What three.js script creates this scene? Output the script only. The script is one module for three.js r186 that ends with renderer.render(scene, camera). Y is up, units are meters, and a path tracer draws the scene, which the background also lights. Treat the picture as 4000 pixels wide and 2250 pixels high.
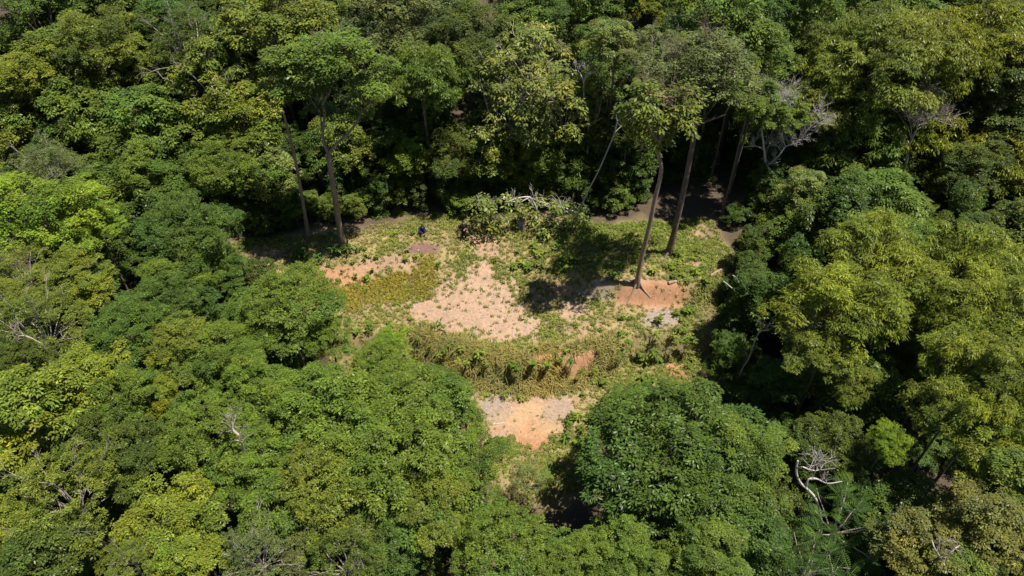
import * as THREE from 'three';
import { MarchingCubes } from 'three/addons/objects/MarchingCubes.js';
import { mergeGeometries } from 'three/addons/utils/BufferGeometryUtils.js';

// ---------------------------------------------------------------- camera, sky, sun, exposure
const scene = new THREE.Scene();
const PITCH = 43.3 * Math.PI / 180, EYE = 35, F = 2774, PCX = 2000, PCY = 1125;
const camera = new THREE.PerspectiveCamera(2 * Math.atan(PCY / F) * 180 / Math.PI, 16 / 9, 0.5, 900);
camera.position.set(0, EYE, 0);
camera.rotation.set(-PITCH, 0, 0);

const SKY = 0.62;
const SUN = new THREE.Vector3(0.34, 1, 0.04).normalize();
{ // clear tropical sky, deeper blue overhead, brighter towards the horizon and round the sun
  const w = 256, h = 128, d = new Float32Array(w * h * 4), v = new THREE.Vector3();
  for (let j = 0; j < h; j++) for (let i = 0; i < w; i++) {
    const el = ((j + 0.5) / h - 0.5) * Math.PI, az = ((i + 0.5) / w - 0.5) * 2 * Math.PI, o = 4 * (j * w + i);
    v.set(Math.cos(el) * Math.cos(az), Math.sin(el), Math.cos(el) * Math.sin(az));
    const up = Math.max(0, v.y), hor = Math.pow(1 - up, 3), glow = Math.pow(Math.max(0, v.dot(SUN)), 24);
    d[o] = SKY * (0.085 + 0.20 * hor + 0.30 * glow); d[o + 1] = SKY * (0.15 + 0.21 * hor + 0.28 * glow); d[o + 2] = SKY * (0.29 + 0.17 * hor + 0.24 * glow); d[o + 3] = 1;
  }
  const t = new THREE.DataTexture(d, w, h, THREE.RGBAFormat, THREE.FloatType);
  t.mapping = THREE.EquirectangularReflectionMapping; t.magFilter = t.minFilter = THREE.LinearFilter; t.needsUpdate = true;
  scene.background = t; scene.environment = t;
}
const sun = new THREE.DirectionalLight(new THREE.Color(1, 0.94, 0.82), 5);
sun.position.copy(SUN).multiplyScalar(90).add(new THREE.Vector3(0, 0, -38));
sun.target.position.set(0, 0, -38);
sun.castShadow = true; sun.shadow.mapSize.set(4096, 4096);
Object.assign(sun.shadow.camera, { left: -55, right: 55, top: 55, bottom: -55, near: 1, far: 220 });
scene.add(sun, sun.target);

const renderer = new THREE.WebGLRenderer({ antialias: true });
renderer.toneMapping = THREE.LinearToneMapping;
renderer.toneMappingExposure = 1.5;
renderer.shadowMap.enabled = true;

// ---------------------------------------------------------------- small helpers
function rng(seed) { let s = seed | 0; return () => { s = (s + 0x6d2b79f5) | 0; let t = Math.imul(s ^ (s >>> 15), 1 | s); t = (t + Math.imul(t ^ (t >>> 7), 61 | t)) ^ t; return ((t ^ (t >>> 14)) >>> 0) / 4294967296; }; }
const V = (x, y, z) => new THREE.Vector3(x, y, z);
const clamp = (x, a = 0, b = 1) => Math.min(b, Math.max(a, x));
const S = (a, b, x) => { const t = clamp((x - a) / (b - a)); return t * t * (3 - 2 * t); };
const lerp = (a, b, t) => a + (b - a) * t;
function hash2(i, j) { let n = Math.imul(i, 374761393) + Math.imul(j, 668265263) | 0; n = Math.imul(n ^ (n >>> 13), 1274126177); return ((n ^ (n >>> 16)) >>> 0) / 4294967296; }
function noise(x, y) {
  const i = Math.floor(x), j = Math.floor(y), u = x - i, v = y - j, a = u * u * (3 - 2 * u), b = v * v * (3 - 2 * v);
  return lerp(lerp(hash2(i, j), hash2(i + 1, j), a), lerp(hash2(i, j + 1), hash2(i + 1, j + 1), a), b);
}
const fbm = (x, y, n = 4) => { let s = 0, a = 0.5, t = 0; for (let k = 0; k < n; k++) { s += a * noise(x, y); t += a; x = x * 2.03 + 17.1; y = y * 2.03 + 9.7; a *= 0.5; } return s / t; };
const used = new Map();
function numbered(name) { const n = used.get(name) ?? 0; used.set(name, n + 1); return n ? name + '_' + String(n).padStart(3, '0') : name; }
function thing(name, label, category, pos, group) {
  const o = new THREE.Group(); o.name = numbered(name); o.position.copy(pos); scene.add(o);
  o.userData = { label, category }; if (group) o.userData.group = group;
  return o;
}
function part(name, geo, mat, parent, kind) {
  const m = new THREE.Mesh(geo, mat); m.name = name; m.castShadow = m.receiveShadow = true; parent.add(m);
  if (kind) m.userData.kind = kind;
  return m;
}

// ---------------------------------------------------------------- terrain
function height(x, z) {
  const e = x - 1.2, zf = Math.max(-31.6, -29.3 - 0.045 * e * e);
  let y = -1.75 * S(zf - 1.3, zf + 0.1, z);
  y -= 0.10 * Math.max(0, z + 29);
  const r = S(1, 6, x), l = S(-1, -7, x);
  const start = -35.2 - 0.6 * l - 1.6 * S(9, 2, x) * r, wid = 8 * (1 - r) * (1 - l) + 1.2 * r + 4.2 * l;
  y += 1.25 * S(0, 1, (start - z) / wid);
  y += 0.03 * Math.max(0, -z - 44);
  return y + 0.12 * (fbm(x * 0.45 + 3, z * 0.45) - 0.5) + 0.05 * (noise(x * 2.1, z * 2.1) - 0.5);
}
const CP = Math.cos(PITCH), SP = Math.sin(PITCH);
function ray(px, py) { const b = -(py - PCY) / F; return V((px - PCX) / F, b * CP - SP, -CP - b * SP); }
function atZ(px, py, z) { const d = ray(px, py), t = z / d.z; return d.multiplyScalar(t).add(camera.position); }
function atY(px, py, y) { const d = ray(px, py), t = (y - EYE) / d.y; return d.multiplyScalar(t).add(camera.position); }
function onGround(px, py) { let p = atY(px, py, 0); for (let k = 0; k < 8; k++) p = atY(px, py, height(p.x, p.z)); return p; }
const depthOf = (p) => -(p.z * CP) - (p.y - EYE) * SP;   // along the view axis
const metres = (npx, p) => npx * depthOf(p) / F;

// patches of bare soil and litter on the ground, from pixel to place
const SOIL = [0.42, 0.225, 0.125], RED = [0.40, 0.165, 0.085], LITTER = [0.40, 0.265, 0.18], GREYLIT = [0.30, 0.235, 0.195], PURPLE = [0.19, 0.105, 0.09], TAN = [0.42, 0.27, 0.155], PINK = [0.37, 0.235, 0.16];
const patches = [
  [1870, 1190, 215, 120, LITTER, 1.0], [2000, 1280, 120, 60, LITTER, 0.9], [1880, 1080, 45, 45, LITTER, 0.8], [1900, 960, 65, 55, PINK, 0.85], [1740, 1220, 130, 60, PINK, 0.8],
  [2545, 1172, 135, 36, SOIL, 1.3, 0], [2580, 1240, 75, 46, GREYLIT, 1], [2500, 1125, 90, 22, GREYLIT, 0.8], [1350, 1078, 120, 46, SOIL, 0.9], [1500, 1040, 110, 42, PINK, 0.75],
  [2200, 1392, 110, 30, SOIL, 1.1], [2300, 1370, 70, 24, SOIL, 0.8], [2080, 1402, 40, 20, SOIL, 0.8], [1765, 1482, 85, 26, RED, 1.3], [1730, 1300, 70, 24, SOIL, 0.9],
  [2060, 1640, 150, 80, TAN, 1.2], [1935, 1600, 55, 55, GREYLIT, 1.2], [2175, 1595, 42, 38, GREYLIT, 1.1], [1960, 1690, 80, 30, PINK, 1], [2110, 1560, 160, 26, PINK, 0.7], [2080, 1710, 60, 60, RED, 0.6],
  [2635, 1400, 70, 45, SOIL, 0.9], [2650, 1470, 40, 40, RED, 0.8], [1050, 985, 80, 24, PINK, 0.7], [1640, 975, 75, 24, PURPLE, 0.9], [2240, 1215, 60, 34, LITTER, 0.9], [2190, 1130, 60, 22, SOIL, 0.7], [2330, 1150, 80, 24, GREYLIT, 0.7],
  [2700, 1030, 50, 22, PINK, 0.7], [2760, 905, 60, 26, PINK, 0.7], [1200, 960, 70, 22, PINK, 0.5], [2290, 1290, 110, 36, PINK, 0.55], [1300, 1190, 60, 26, SOIL, 0.7], [1480, 1190, 180, 18, PINK, 0.55],
].map(([px, py, rx, ry, c, w, warp = 1]) => { const p = onGround(px, py), q = onGround(px, py + ry), q2 = onGround(px, py - ry); return { x: p.x, z: (q.z + q2.z) / 2, rx: metres(rx, p), rz: Math.abs(q.z - q2.z) / 2, c, w, warp }; });
const clearing = [[930, 965], [1130, 945], [1300, 930], [1500, 905], [1700, 865], [2050, 860], [2400, 900], [2750, 880], [2830, 1000], [2790, 1100], [2740, 1250], [2700, 1500], [2480, 1640], [2300, 1700], [2290, 1900], [1950, 1920], [1830, 1720], [1600, 1560], [1450, 1470], [1330, 1350], [1230, 1180], [1000, 1040]].map(([a, b]) => onGround(a, b));
function insideDistance(x, z) {   // metres inside (+) or outside (-) the edge of the clearing
  let inside = false, best = 1e9;
  for (let i = 0, j = clearing.length - 1; i < clearing.length; j = i++) {
    const a = clearing[i], b = clearing[j];
    if ((a.z > z) !== (b.z > z) && x < (b.x - a.x) * (z - a.z) / (b.z - a.z) + a.x) inside = !inside;
    const ex = b.x - a.x, ez = b.z - a.z, t = clamp(((x - a.x) * ex + (z - a.z) * ez) / (ex * ex + ez * ez));
    best = Math.min(best, Math.hypot(x - a.x - ex * t, z - a.z - ez * t));
  }
  return inside ? best : -best;
}
function bare(x, z) {   // how bare of grass, 0 to 1, and the soil's colour there
  let total = 0, r = 0, g = 0, b = 0;
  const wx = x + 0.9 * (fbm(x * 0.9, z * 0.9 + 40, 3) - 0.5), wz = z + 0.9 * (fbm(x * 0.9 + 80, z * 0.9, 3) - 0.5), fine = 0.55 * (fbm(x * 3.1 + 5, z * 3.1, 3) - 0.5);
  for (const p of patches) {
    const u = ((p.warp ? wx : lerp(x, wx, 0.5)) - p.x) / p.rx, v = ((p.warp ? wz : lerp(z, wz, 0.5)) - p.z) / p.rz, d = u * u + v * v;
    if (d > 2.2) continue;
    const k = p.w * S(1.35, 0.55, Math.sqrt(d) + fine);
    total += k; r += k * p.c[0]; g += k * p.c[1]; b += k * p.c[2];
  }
  return total > 0 ? [Math.min(1, total), r / total, g / total, b / total] : [0, 0.4, 0.25, 0.15];
}

// the ground: one sheet, fine in the clearing, coarse to the horizon
const TX = [-24, 24], TZ = [-52, -14];
function groundTexture() {
  const n = 1600, data = new Uint8Array(n * n * 4), enc = (v) => 255 * clamp(v <= 0.0031308 ? v * 12.92 : 1.055 * Math.pow(v, 1 / 2.4) - 0.055);
  for (let j = 0; j < n; j++) for (let i = 0; i < n; i++) {
    const x = lerp(TX[0], TX[1], (i + 0.5) / n), z = lerp(TZ[0], TZ[1], (j + 0.5) / n), o = 4 * (j * n + i);
    const border = Math.min(i, j, n - 1 - i, n - 1 - j) < 4;
    const open = border ? 0 : S(-1.6, 0.6, insideDistance(x, z) + 2 * (noise(x * 0.7, z * 0.7) - 0.5));
    const speck = hash2(i, j), mid = noise(x * 9, z * 9), low = fbm(x * 1.3, z * 1.3, 3);
    let c = [0.062 + 0.03 * mid, 0.047 + 0.02 * mid, 0.03 + 0.012 * mid];   // leaf litter under the trees
    if (open > 0) {
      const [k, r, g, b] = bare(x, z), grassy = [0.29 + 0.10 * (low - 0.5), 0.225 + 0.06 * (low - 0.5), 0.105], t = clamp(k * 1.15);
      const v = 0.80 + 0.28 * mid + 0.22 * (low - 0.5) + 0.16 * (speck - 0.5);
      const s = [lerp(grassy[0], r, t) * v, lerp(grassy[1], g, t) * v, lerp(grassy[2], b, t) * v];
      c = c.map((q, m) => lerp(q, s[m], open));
    }
    data[o] = enc(c[0]); data[o + 1] = enc(c[1]); data[o + 2] = enc(c[2]); data[o + 3] = 255;
  }
  const t = new THREE.DataTexture(data, n, n); t.colorSpace = THREE.SRGBColorSpace; t.magFilter = THREE.LinearFilter; t.minFilter = THREE.LinearMipmapLinearFilter; t.generateMipmaps = true; t.needsUpdate = true;
  return t;
}
{
  const axis = (a, b, step, far) => { const r = []; for (let v = a; v <= b + 1e-6; v += step) r.push(v); let s = step; while (r[0] > far[0]) { s *= 1.5; r.unshift(r[0] - s); } s = step; while (r[r.length - 1] < far[1]) { s *= 1.5; r.push(r[r.length - 1] + s); } return r; };
  const xs = axis(TX[0], TX[1], 0.2, [-420, 420]), zs = axis(TZ[0], TZ[1], 0.2, [-480, 300]);
  const pos = [], uv = [], idx = [];
  for (const z of zs) for (const x of xs) { pos.push(x, height(clamp(x, -70, 70), clamp(z, -110, 0)), z); uv.push((x - TX[0]) / (TX[1] - TX[0]), (z - TZ[0]) / (TZ[1] - TZ[0])); }
  const nx = xs.length;
  for (let j = 0; j < zs.length - 1; j++) for (let i = 0; i < nx - 1; i++) { const a = j * nx + i; idx.push(a, a + nx, a + 1, a + 1, a + nx, a + nx + 1); }
  const g = new THREE.BufferGeometry();
  g.setAttribute('position', new THREE.Float32BufferAttribute(pos, 3)); g.setAttribute('uv', new THREE.Float32BufferAttribute(uv, 2)); g.setIndex(idx); g.computeVertexNormals();
  const m = new THREE.Mesh(g, new THREE.MeshStandardMaterial({ map: groundTexture(), roughness: 1 }));
  m.name = 'ground'; m.receiveShadow = m.castShadow = true;
  m.userData = { kind: 'structure', label: 'orange soil, litter and thin grass of the terraced forest clearing', category: 'ground' };
  scene.add(m);
}

// ---------------------------------------------------------------- growing leaves and wood
class Leaves {
  constructor(n = 40000) { this.n = 0; this.p = new Float32Array(n * 12); this.c = new Float32Array(n * 12); }
  add(p, axis, up, len, wid, fold, col) {   // a leaf blade: two faces folded along the midrib
    if ((this.n + 1) * 12 > this.p.length) { for (const k of ['p', 'c']) { const a = new Float32Array(this[k].length * 2); a.set(this[k]); this[k] = a; } }
    let sx = axis.y * up.z - axis.z * up.y, sy = axis.z * up.x - axis.x * up.z, sz = axis.x * up.y - axis.y * up.x;
    const l = Math.hypot(sx, sy, sz) || 1; sx *= wid * 0.5 / l; sy *= wid * 0.5 / l; sz *= wid * 0.5 / l;
    const o = this.n * 12, P = this.p, mx = p.x + axis.x * len * 0.42 + up.x * fold, my = p.y + axis.y * len * 0.42 + up.y * fold, mz = p.z + axis.z * len * 0.42 + up.z * fold;
    P[o] = p.x; P[o + 1] = p.y; P[o + 2] = p.z;
    P[o + 3] = mx + sx; P[o + 4] = my + sy; P[o + 5] = mz + sz;
    P[o + 6] = p.x + axis.x * len; P[o + 7] = p.y + axis.y * len - 0.18 * len; P[o + 8] = p.z + axis.z * len;
    P[o + 9] = mx - sx; P[o + 10] = my - sy; P[o + 11] = mz - sz;
    for (let k = 0; k < 4; k++) { this.c[o + 3 * k] = col[0]; this.c[o + 3 * k + 1] = col[1]; this.c[o + 3 * k + 2] = col[2]; }
    this.n++;
  }
  geometry() {
    const g = new THREE.BufferGeometry(), idx = new Uint32Array(this.n * 6);
    for (let i = 0; i < this.n; i++) idx.set([4 * i, 4 * i + 1, 4 * i + 2, 4 * i, 4 * i + 2, 4 * i + 3], 6 * i);
    g.setAttribute('position', new THREE.BufferAttribute(this.p.slice(0, this.n * 12), 3));
    g.setAttribute('color', new THREE.BufferAttribute(this.c.slice(0, this.n * 12), 3));
    g.setIndex(new THREE.BufferAttribute(idx, 1));
    return g;
  }
}
class Wood {
  constructor() { this.pos = []; this.nor = []; this.uv = []; this.idx = []; }
  tube(points, radii, sides = 6) {
    const base = this.pos.length / 3, n = points.length, ref = V(0.31, 0.2, 0.93);
    let run = 0;
    for (let i = 0; i < n; i++) {
      const t = points[Math.min(n - 1, i + 1)].clone().sub(points[Math.max(0, i - 1)]).normalize();
      const u = V().crossVectors(t, Math.abs(t.dot(ref)) > 0.95 ? V(1, 0, 0) : ref).normalize(), w = V().crossVectors(t, u);
      if (i) run += points[i].distanceTo(points[i - 1]);
      for (let k = 0; k <= sides; k++) {
        const a = k / sides * 2 * Math.PI, d = u.clone().multiplyScalar(Math.cos(a)).addScaledVector(w, Math.sin(a));
        this.pos.push(points[i].x + d.x * radii[i], points[i].y + d.y * radii[i], points[i].z + d.z * radii[i]); this.nor.push(d.x, d.y, d.z); this.uv.push(k / sides, run * 0.5);
      }
    }
    for (let i = 0; i < n - 1; i++) for (let k = 0; k < sides; k++) { const a = base + i * (sides + 1) + k, b = a + sides + 1; this.idx.push(a, a + 1, b, a + 1, b + 1, b); }
    const cap = (ring, flip, nrm) => {   // close the end
      const c = this.pos.length / 3; this.pos.push(points[ring].x, points[ring].y, points[ring].z); this.nor.push(nrm.x, nrm.y, nrm.z); this.uv.push(0.5, 0);
      for (let k = 0; k < sides; k++) { const a = base + ring * (sides + 1) + k; flip ? this.idx.push(c, a + 1, a) : this.idx.push(c, a, a + 1); }
    };
    cap(n - 1, false, points[n - 1].clone().sub(points[n - 2]).normalize()); cap(0, true, points[0].clone().sub(points[1]).normalize());
    return this;
  }
  bent(a, b, ra, rb, R, bend = 0.12, sides = 5, steps = 5) {   // a crooked limb
    const L = a.distanceTo(b), pts = [], rad = [], ox = (R() - 0.5) * bend * L, oy = (R() - 0.35) * bend * L, oz = (R() - 0.5) * bend * L;
    for (let i = 0; i <= steps; i++) { const t = i / steps, s = Math.sin(Math.PI * t), j = i && i < steps ? 0.035 * L : 0; pts.push(V(lerp(a.x, b.x, t) + ox * s + (R() - 0.5) * j, lerp(a.y, b.y, t) + oy * s + (R() - 0.5) * j, lerp(a.z, b.z, t) + oz * s + (R() - 0.5) * j)); rad.push(lerp(ra, rb, t)); }
    this.tube(pts, rad, sides); return pts;
  }
  spray(p, dir, len, rad, depth, R, spread = 0.7, kids = 3) {   // a bare forking branch
    const d = dir.clone().add(V(R() - 0.5, R() - 0.4, R() - 0.5).multiplyScalar(0.45)).normalize(), e = p.clone().addScaledVector(d, len);
    const pts = this.bent(p, e, rad, rad * 0.55, R, 0.22, depth > 1 ? 4 : 3, depth > 1 ? 4 : 3);
    if (depth <= 0) return;
    for (let k = 0; k < kids; k++) {
      const q = pts[Math.max(1, pts.length - 1 - Math.floor(R() * 3))], nd = d.clone().add(V(R() - 0.5, R() - 0.42, R() - 0.5).multiplyScalar(2 * spread)).normalize();
      this.spray(q, nd, len * (0.55 + 0.3 * R()), Math.max(0.009, rad * 0.55), depth - 1, R, spread, kids);
    }
  }
  geometry() {
    const g = new THREE.BufferGeometry();
    g.setAttribute('position', new THREE.Float32BufferAttribute(this.pos, 3)); g.setAttribute('normal', new THREE.Float32BufferAttribute(this.nor, 3)); g.setAttribute('uv', new THREE.Float32BufferAttribute(this.uv, 2)); g.setIndex(this.idx);
    return g;
  }
}
const GREEN = (R, o) => {   // the tint of one leaf: some are old and yellow, some young and bright
  const v = 0.5 + 0.95 * R() * (0.4 + 0.6 * R()) + 0.1, y = R() < o.old ? 0.5 + 0.5 * R() : (R() * R()) * o.mix;
  return [v * (1 + 0.75 * y), v * (1 + 0.3 * y), v * (1 - 0.3 * y)];
};
// foliage on a set of ellipsoid lobes; o: leaf, wid, per (leaves a shoot), density (shoots a square metre), droop, old, mix, hollow
function foliage(lobes, o, R, L = new Leaves()) {
  const dir = V(), p = V(), ax = V(), up = V(), up0 = V(0, 1, 0), nrm = V(), ta = V(), tb = V(), q0 = V(), spot = V(), cl = o.clump, cover = 0.78, per = Math.max(2, Math.round(o.density * Math.PI * cl * cl / cover));
  lobes.forEach((lo, li) => {
    const [rx, ry, rz] = lo.r, area = 4 * Math.PI * Math.pow((Math.pow(rx * ry, 1.6) + Math.pow(rx * rz, 1.6) + Math.pow(ry * rz, 1.6)) / 3, 1 / 1.6);
    const n = Math.round(area * cover / (Math.PI * cl * cl) * (lo.density ?? 1)), tone = 0.86 + 0.28 * R(), yel = lo.yellow ?? (R() - 0.5) * o.lobeMix, ph = R() * 100;
    for (let k = 0; k < n; k++) {   // one leafy clump at a time
      const cy = 2 * R() - 1, az = R() * 2 * Math.PI, s = Math.sqrt(1 - cy * cy); dir.set(s * Math.cos(az), cy, s * Math.sin(az));
      if (cy < -0.35 && R() < (o.under ?? 0.65)) continue;
      const lump = 0.70 + 0.5 * noise(ph + az * 2.2, ph + cy * 4.2), deep = R() < 0.2 ? 0.5 + 0.3 * R() : R() < 0.14 ? 1.1 + 0.22 * R() : 0.88 + 0.18 * R();
      if (o.gap && noise(ph + 7 + az * 1.9, cy * 3.6 + ph) < o.gap && R() < 0.85) continue;
      p.set(lo.c.x + dir.x * rx * lump * deep, lo.c.y + dir.y * ry * lump * deep, lo.c.z + dir.z * rz * lump * deep);
      let buried = false;
      for (let q = 0; q < lobes.length; q++) if (q !== li) { const m = lobes[q], a = (p.x - m.c.x) / m.r[0], b = (p.y - m.c.y) / m.r[1], c = (p.z - m.c.z) / m.r[2]; if (a * a + b * b + c * c < 0.42) { buried = true; break; } }
      if (buried && R() < 0.88) continue;
      const tint = tone * (0.72 + 0.56 * R()), cyel = yel + (R() - 0.5) * 0.5 * o.lobeMix, size = cl * (0.7 + 0.6 * R()), many = Math.max(2, Math.round(per * (size / cl) ** 2));
      nrm.set(dir.x * 0.8, dir.y * 0.6 + 0.75, dir.z * 0.8).normalize(); ta.set(nrm.y, -nrm.x, 0.13).cross(nrm).normalize(); tb.crossVectors(nrm, ta);
      for (let m = 0; m < many; m++) {
        const a1 = R() * 6.283, u = Math.sqrt(R()), h = size * (0.42 * (1 - u * u) - 0.16 + 0.24 * (R() - 0.5)), ca = Math.cos(a1) * u * size, sa = Math.sin(a1) * u * size;
        q0.set(p.x + ta.x * ca + tb.x * sa + nrm.x * h, p.y + ta.y * ca + tb.y * sa + nrm.y * h - o.droop * 0.25 * u * size, p.z + ta.z * ca + tb.z * sa + nrm.z * h);
        const a0 = R() * 6.283;
        for (let q = 0; q < o.per; q++) {
          const a = a0 + q * 2.4, rise = 0.55 * (R() - 0.35) - o.droop * (0.6 + 0.8 * R());
          ax.set(Math.cos(a) + (ta.x * ca + tb.x * sa) / size * 0.8, rise + 0.3 * dir.y, Math.sin(a) + (ta.z * ca + tb.z * sa) / size * 0.8).normalize();
          const c = GREEN(R, o); c[0] *= tint * (1 + 0.6 * cyel); c[1] *= tint * (1 + 0.25 * cyel); c[2] *= tint * (1 - 0.3 * cyel);
          const len = o.leaf * (0.7 + 0.6 * R()), off = 0.15 + 0.4 * R();
          up0.set(nrm.x * 0.5 + 0.7 * (R() - 0.5), 1, nrm.z * 0.5 + 0.7 * (R() - 0.5)).normalize();
          spot.set(q0.x + ax.x * len * off, q0.y + ax.y * len * off + (R() - 0.5) * len * 0.6, q0.z + ax.z * len * off);
          L.add(spot, ax, up0, len, len * o.wid, -0.06 * len, c);
        }
      }
    }
  });
  return L;
}
// ready-made crowns of each kind, centred on the crown; radius about 4 m
const KINDS = {
  dome: { leaf: 0.19, clump: 0.36, wid: 0.42, per: 6, density: 17, droop: 0.15, old: 0.05, mix: 0.5, lobeMix: 0.55, lobes: 17, lobe: 1.6, flat: 0.68, tall: 0.85, under: 0.6 },
  droop: { leaf: 0.26, clump: 0.42, wid: 0.30, per: 6, density: 14, droop: 0.75, old: 0.06, mix: 0.6, lobeMix: 0.5, lobes: 16, lobe: 1.65, flat: 0.72, tall: 0.9, under: 0.5 },
  broad: { leaf: 0.26, clump: 0.46, wid: 0.5, per: 5, density: 12, droop: 0.35, old: 0.06, mix: 0.55, lobeMix: 0.6, lobes: 16, lobe: 1.5, flat: 0.68, tall: 1.0, under: 0.45, gap: 0.2 },
  loose: { leaf: 0.29, clump: 0.48, wid: 0.42, per: 6, density: 8, droop: 0.5, old: 0.10, mix: 0.7, lobeMix: 0.6, lobes: 22, lobe: 1.2, flat: 0.62, tall: 1.05, under: 0.5, gap: 0.32, pale: true },
  column: { leaf: 0.24, clump: 0.48, wid: 0.5, per: 5, density: 12, droop: 0.6, old: 0.08, mix: 0.6, lobeMix: 0.7, lobes: 22, lobe: 1.4, flat: 0.95, tall: 1.6, under: 0.2, gap: 0.22, column: true },
  twiggy: { leaf: 0.17, clump: 0.34, wid: 0.4, per: 6, density: 12, droop: 0.2, old: 0.08, mix: 0.5, lobeMix: 0.4, lobes: 20, lobe: 1.35, flat: 0.72, tall: 0.9, under: 0.5, gap: 0.28, pale: true, twigs: true },
  tier: { leaf: 0.21, clump: 0.4, wid: 0.45, per: 6, density: 16, droop: 0.1, old: 0.04, mix: 0.4, lobeMix: 0.4, lobes: 15, lobe: 1.5, flat: 0.42, tall: 0.8, under: 0.75 },
};
function crown(kind, seed, RAD = 4) {
  const o = KINDS[kind], R = rng(seed), lobes = [], TALL = RAD * o.tall, many = Math.round(o.lobes * (RAD / 4) ** 1.7);
  for (let k = 0, tries = 0; k < many && tries < 900; tries++) {
    const el = o.column ? 2 * R() - 1 : lerp(-0.35, 1, Math.pow(R(), 0.8)), az = R() * 6.283, s = Math.sqrt(1 - el * el), r = o.lobe * (0.5 + 0.95 * R() * R() + 0.25 * R()), out = (RAD - r * 0.8) * (0.55 + 0.62 * R());
    const c = o.column ? V(Math.cos(az) * out * (0.75 - 0.25 * el), el * (TALL - r), Math.sin(az) * out * (0.75 - 0.25 * el)) : V(Math.cos(az) * s * out, el * (TALL - r * o.flat) * (0.85 + 0.25 * R()), Math.sin(az) * s * out);
    if (lobes.some((l) => l.c.distanceTo(c) < 0.62 * (l.r[0] + r) * (o.column ? 0.85 : 1))) continue;
    lobes.push({ c, r: [r, r * o.flat, r * (0.85 + 0.3 * R())] }); k++;
  }
  const L = foliage(lobes, o, R), wood = new Wood(), root = V(0, -TALL * 0.95, 0), hub = V((R() - 0.5) * 0.5, -TALL * 0.45, (R() - 0.5) * 0.5);
  wood.bent(root, hub, 0.17, 0.14, R, 0.05, 6, 4);
  for (const l of lobes) {
    const pts = wood.bent(hub.clone().add(V(0, -0.5 * R(), 0)), l.c, 0.075, 0.035, R, 0.2, 4, 4);
    for (let k = 0; k < 3; k++) wood.spray(pts[3], V(R() - 0.5, 0.2 + R() * 0.6, R() - 0.5).normalize(), l.r[0] * 0.55, 0.022, 1, R, 0.6, 2);
    if (o.pale && R() < 0.7) wood.spray(l.c, l.c.clone().normalize().add(V(0, 0.5, 0)).normalize(), l.r[0] * (0.75 + 0.3 * R()), 0.026, o.twigs ? 2 : 1, R, 0.7, 3);
  }
  return { leaves: L.geometry(), wood: wood.geometry(), tall: TALL, rad: RAD };
}
const crowns = {};
for (const [kind, n] of [['dome', 3], ['droop', 3], ['broad', 3], ['loose', 2], ['column', 2], ['twiggy', 2], ['tier', 2]]) crowns[kind] = Array.from({ length: n }, (_, k) => crown(kind, 1000 + 77 * k + kind.length * 13 + kind.charCodeAt(0)));

const wide = { dome: [crown('dome', 501, 6.2)], droop: [crown('droop', 502, 6.2)] };
// materials: colour of the leaf itself, thin and a little translucent, with a waxy coat
const leafMat = (r, g, b, coat = 0.16) => new THREE.MeshPhysicalMaterial({ color: new THREE.Color().setRGB(r, g, b), vertexColors: true, roughness: 0.9, transmission: 0.32, thickness: 0, specularIntensity: 0.3, clearcoat: coat, clearcoatRoughness: 0.27, side: THREE.DoubleSide, flatShading: true });
const M = {
  deep: leafMat(0.070, 0.130, 0.018), mid: leafMat(0.112, 0.182, 0.022), olive: leafMat(0.142, 0.190, 0.024), yellow: leafMat(0.178, 0.232, 0.022), lime: leafMat(0.170, 0.272, 0.020),
  pale: leafMat(0.175, 0.222, 0.050), grey: leafMat(0.120, 0.158, 0.046), dull: leafMat(0.078, 0.118, 0.016), brown: leafMat(0.145, 0.160, 0.034), gold: leafMat(0.155, 0.190, 0.008),
};
const HUE = { deep: 'deep green', mid: 'fresh green', olive: 'olive green', yellow: 'yellow-green', lime: 'bright lime green', pale: 'pale green', grey: 'greyish green', dull: 'dull dark green', brown: 'brownish olive', gold: 'golden olive' };
const SHAPE = { dome: 'dense round-topped tree', droop: 'hanging-leaved tree', broad: 'lumpy broad-leaved tree', loose: 'open pale-twigged tree', column: 'vine-wrapped tree', twiggy: 'thin grey-twigged tree', tier: 'flat-layered tree' };
const TREE = { dome: 'round_topped_tree', droop: 'hanging_leaf_tree', broad: 'broad_leaf_tree', loose: 'open_crowned_tree', column: 'vine_covered_tree', twiggy: 'twiggy_tree', tier: 'layered_tree' };
function barkTexture(a, b, seed) {
  const n = 128, d = new Uint8Array(n * n * 4), R = rng(seed);
  for (let j = 0; j < n; j++) for (let i = 0; i < n; i++) { const k = clamp(0.5 * fbm(i * 0.09 + seed, j * 0.05, 4) + 0.5 * fbm(i * 0.3, j * 0.07 + seed, 3) + 0.25 * (R() - 0.5) + (noise(i * 0.06, j * 0.06 + seed * 3) > 0.68 ? 0.22 : 0)), o = 4 * (j * n + i); for (let m = 0; m < 3; m++) d[o + m] = lerp(a[m], b[m], k); d[o + 3] = 255; }
  const t = new THREE.DataTexture(d, n, n); t.colorSpace = THREE.SRGBColorSpace; t.wrapS = t.wrapT = THREE.RepeatWrapping; t.magFilter = THREE.LinearFilter; t.needsUpdate = true; return t;
}
const bark = new THREE.MeshStandardMaterial({ map: barkTexture([66, 54, 46], [150, 134, 120], 3), roughness: 0.95 });
const barkPale = new THREE.MeshStandardMaterial({ map: barkTexture([118, 106, 98], [205, 194, 186], 8), roughness: 0.9 });
const barkWhite = new THREE.MeshStandardMaterial({ map: barkTexture([150, 140, 136], [232, 224, 220], 5), roughness: 0.9 });
const barkTan = new THREE.MeshStandardMaterial({ map: barkTexture([112, 92, 78], [190, 166, 146], 11), roughness: 0.95 });

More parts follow.
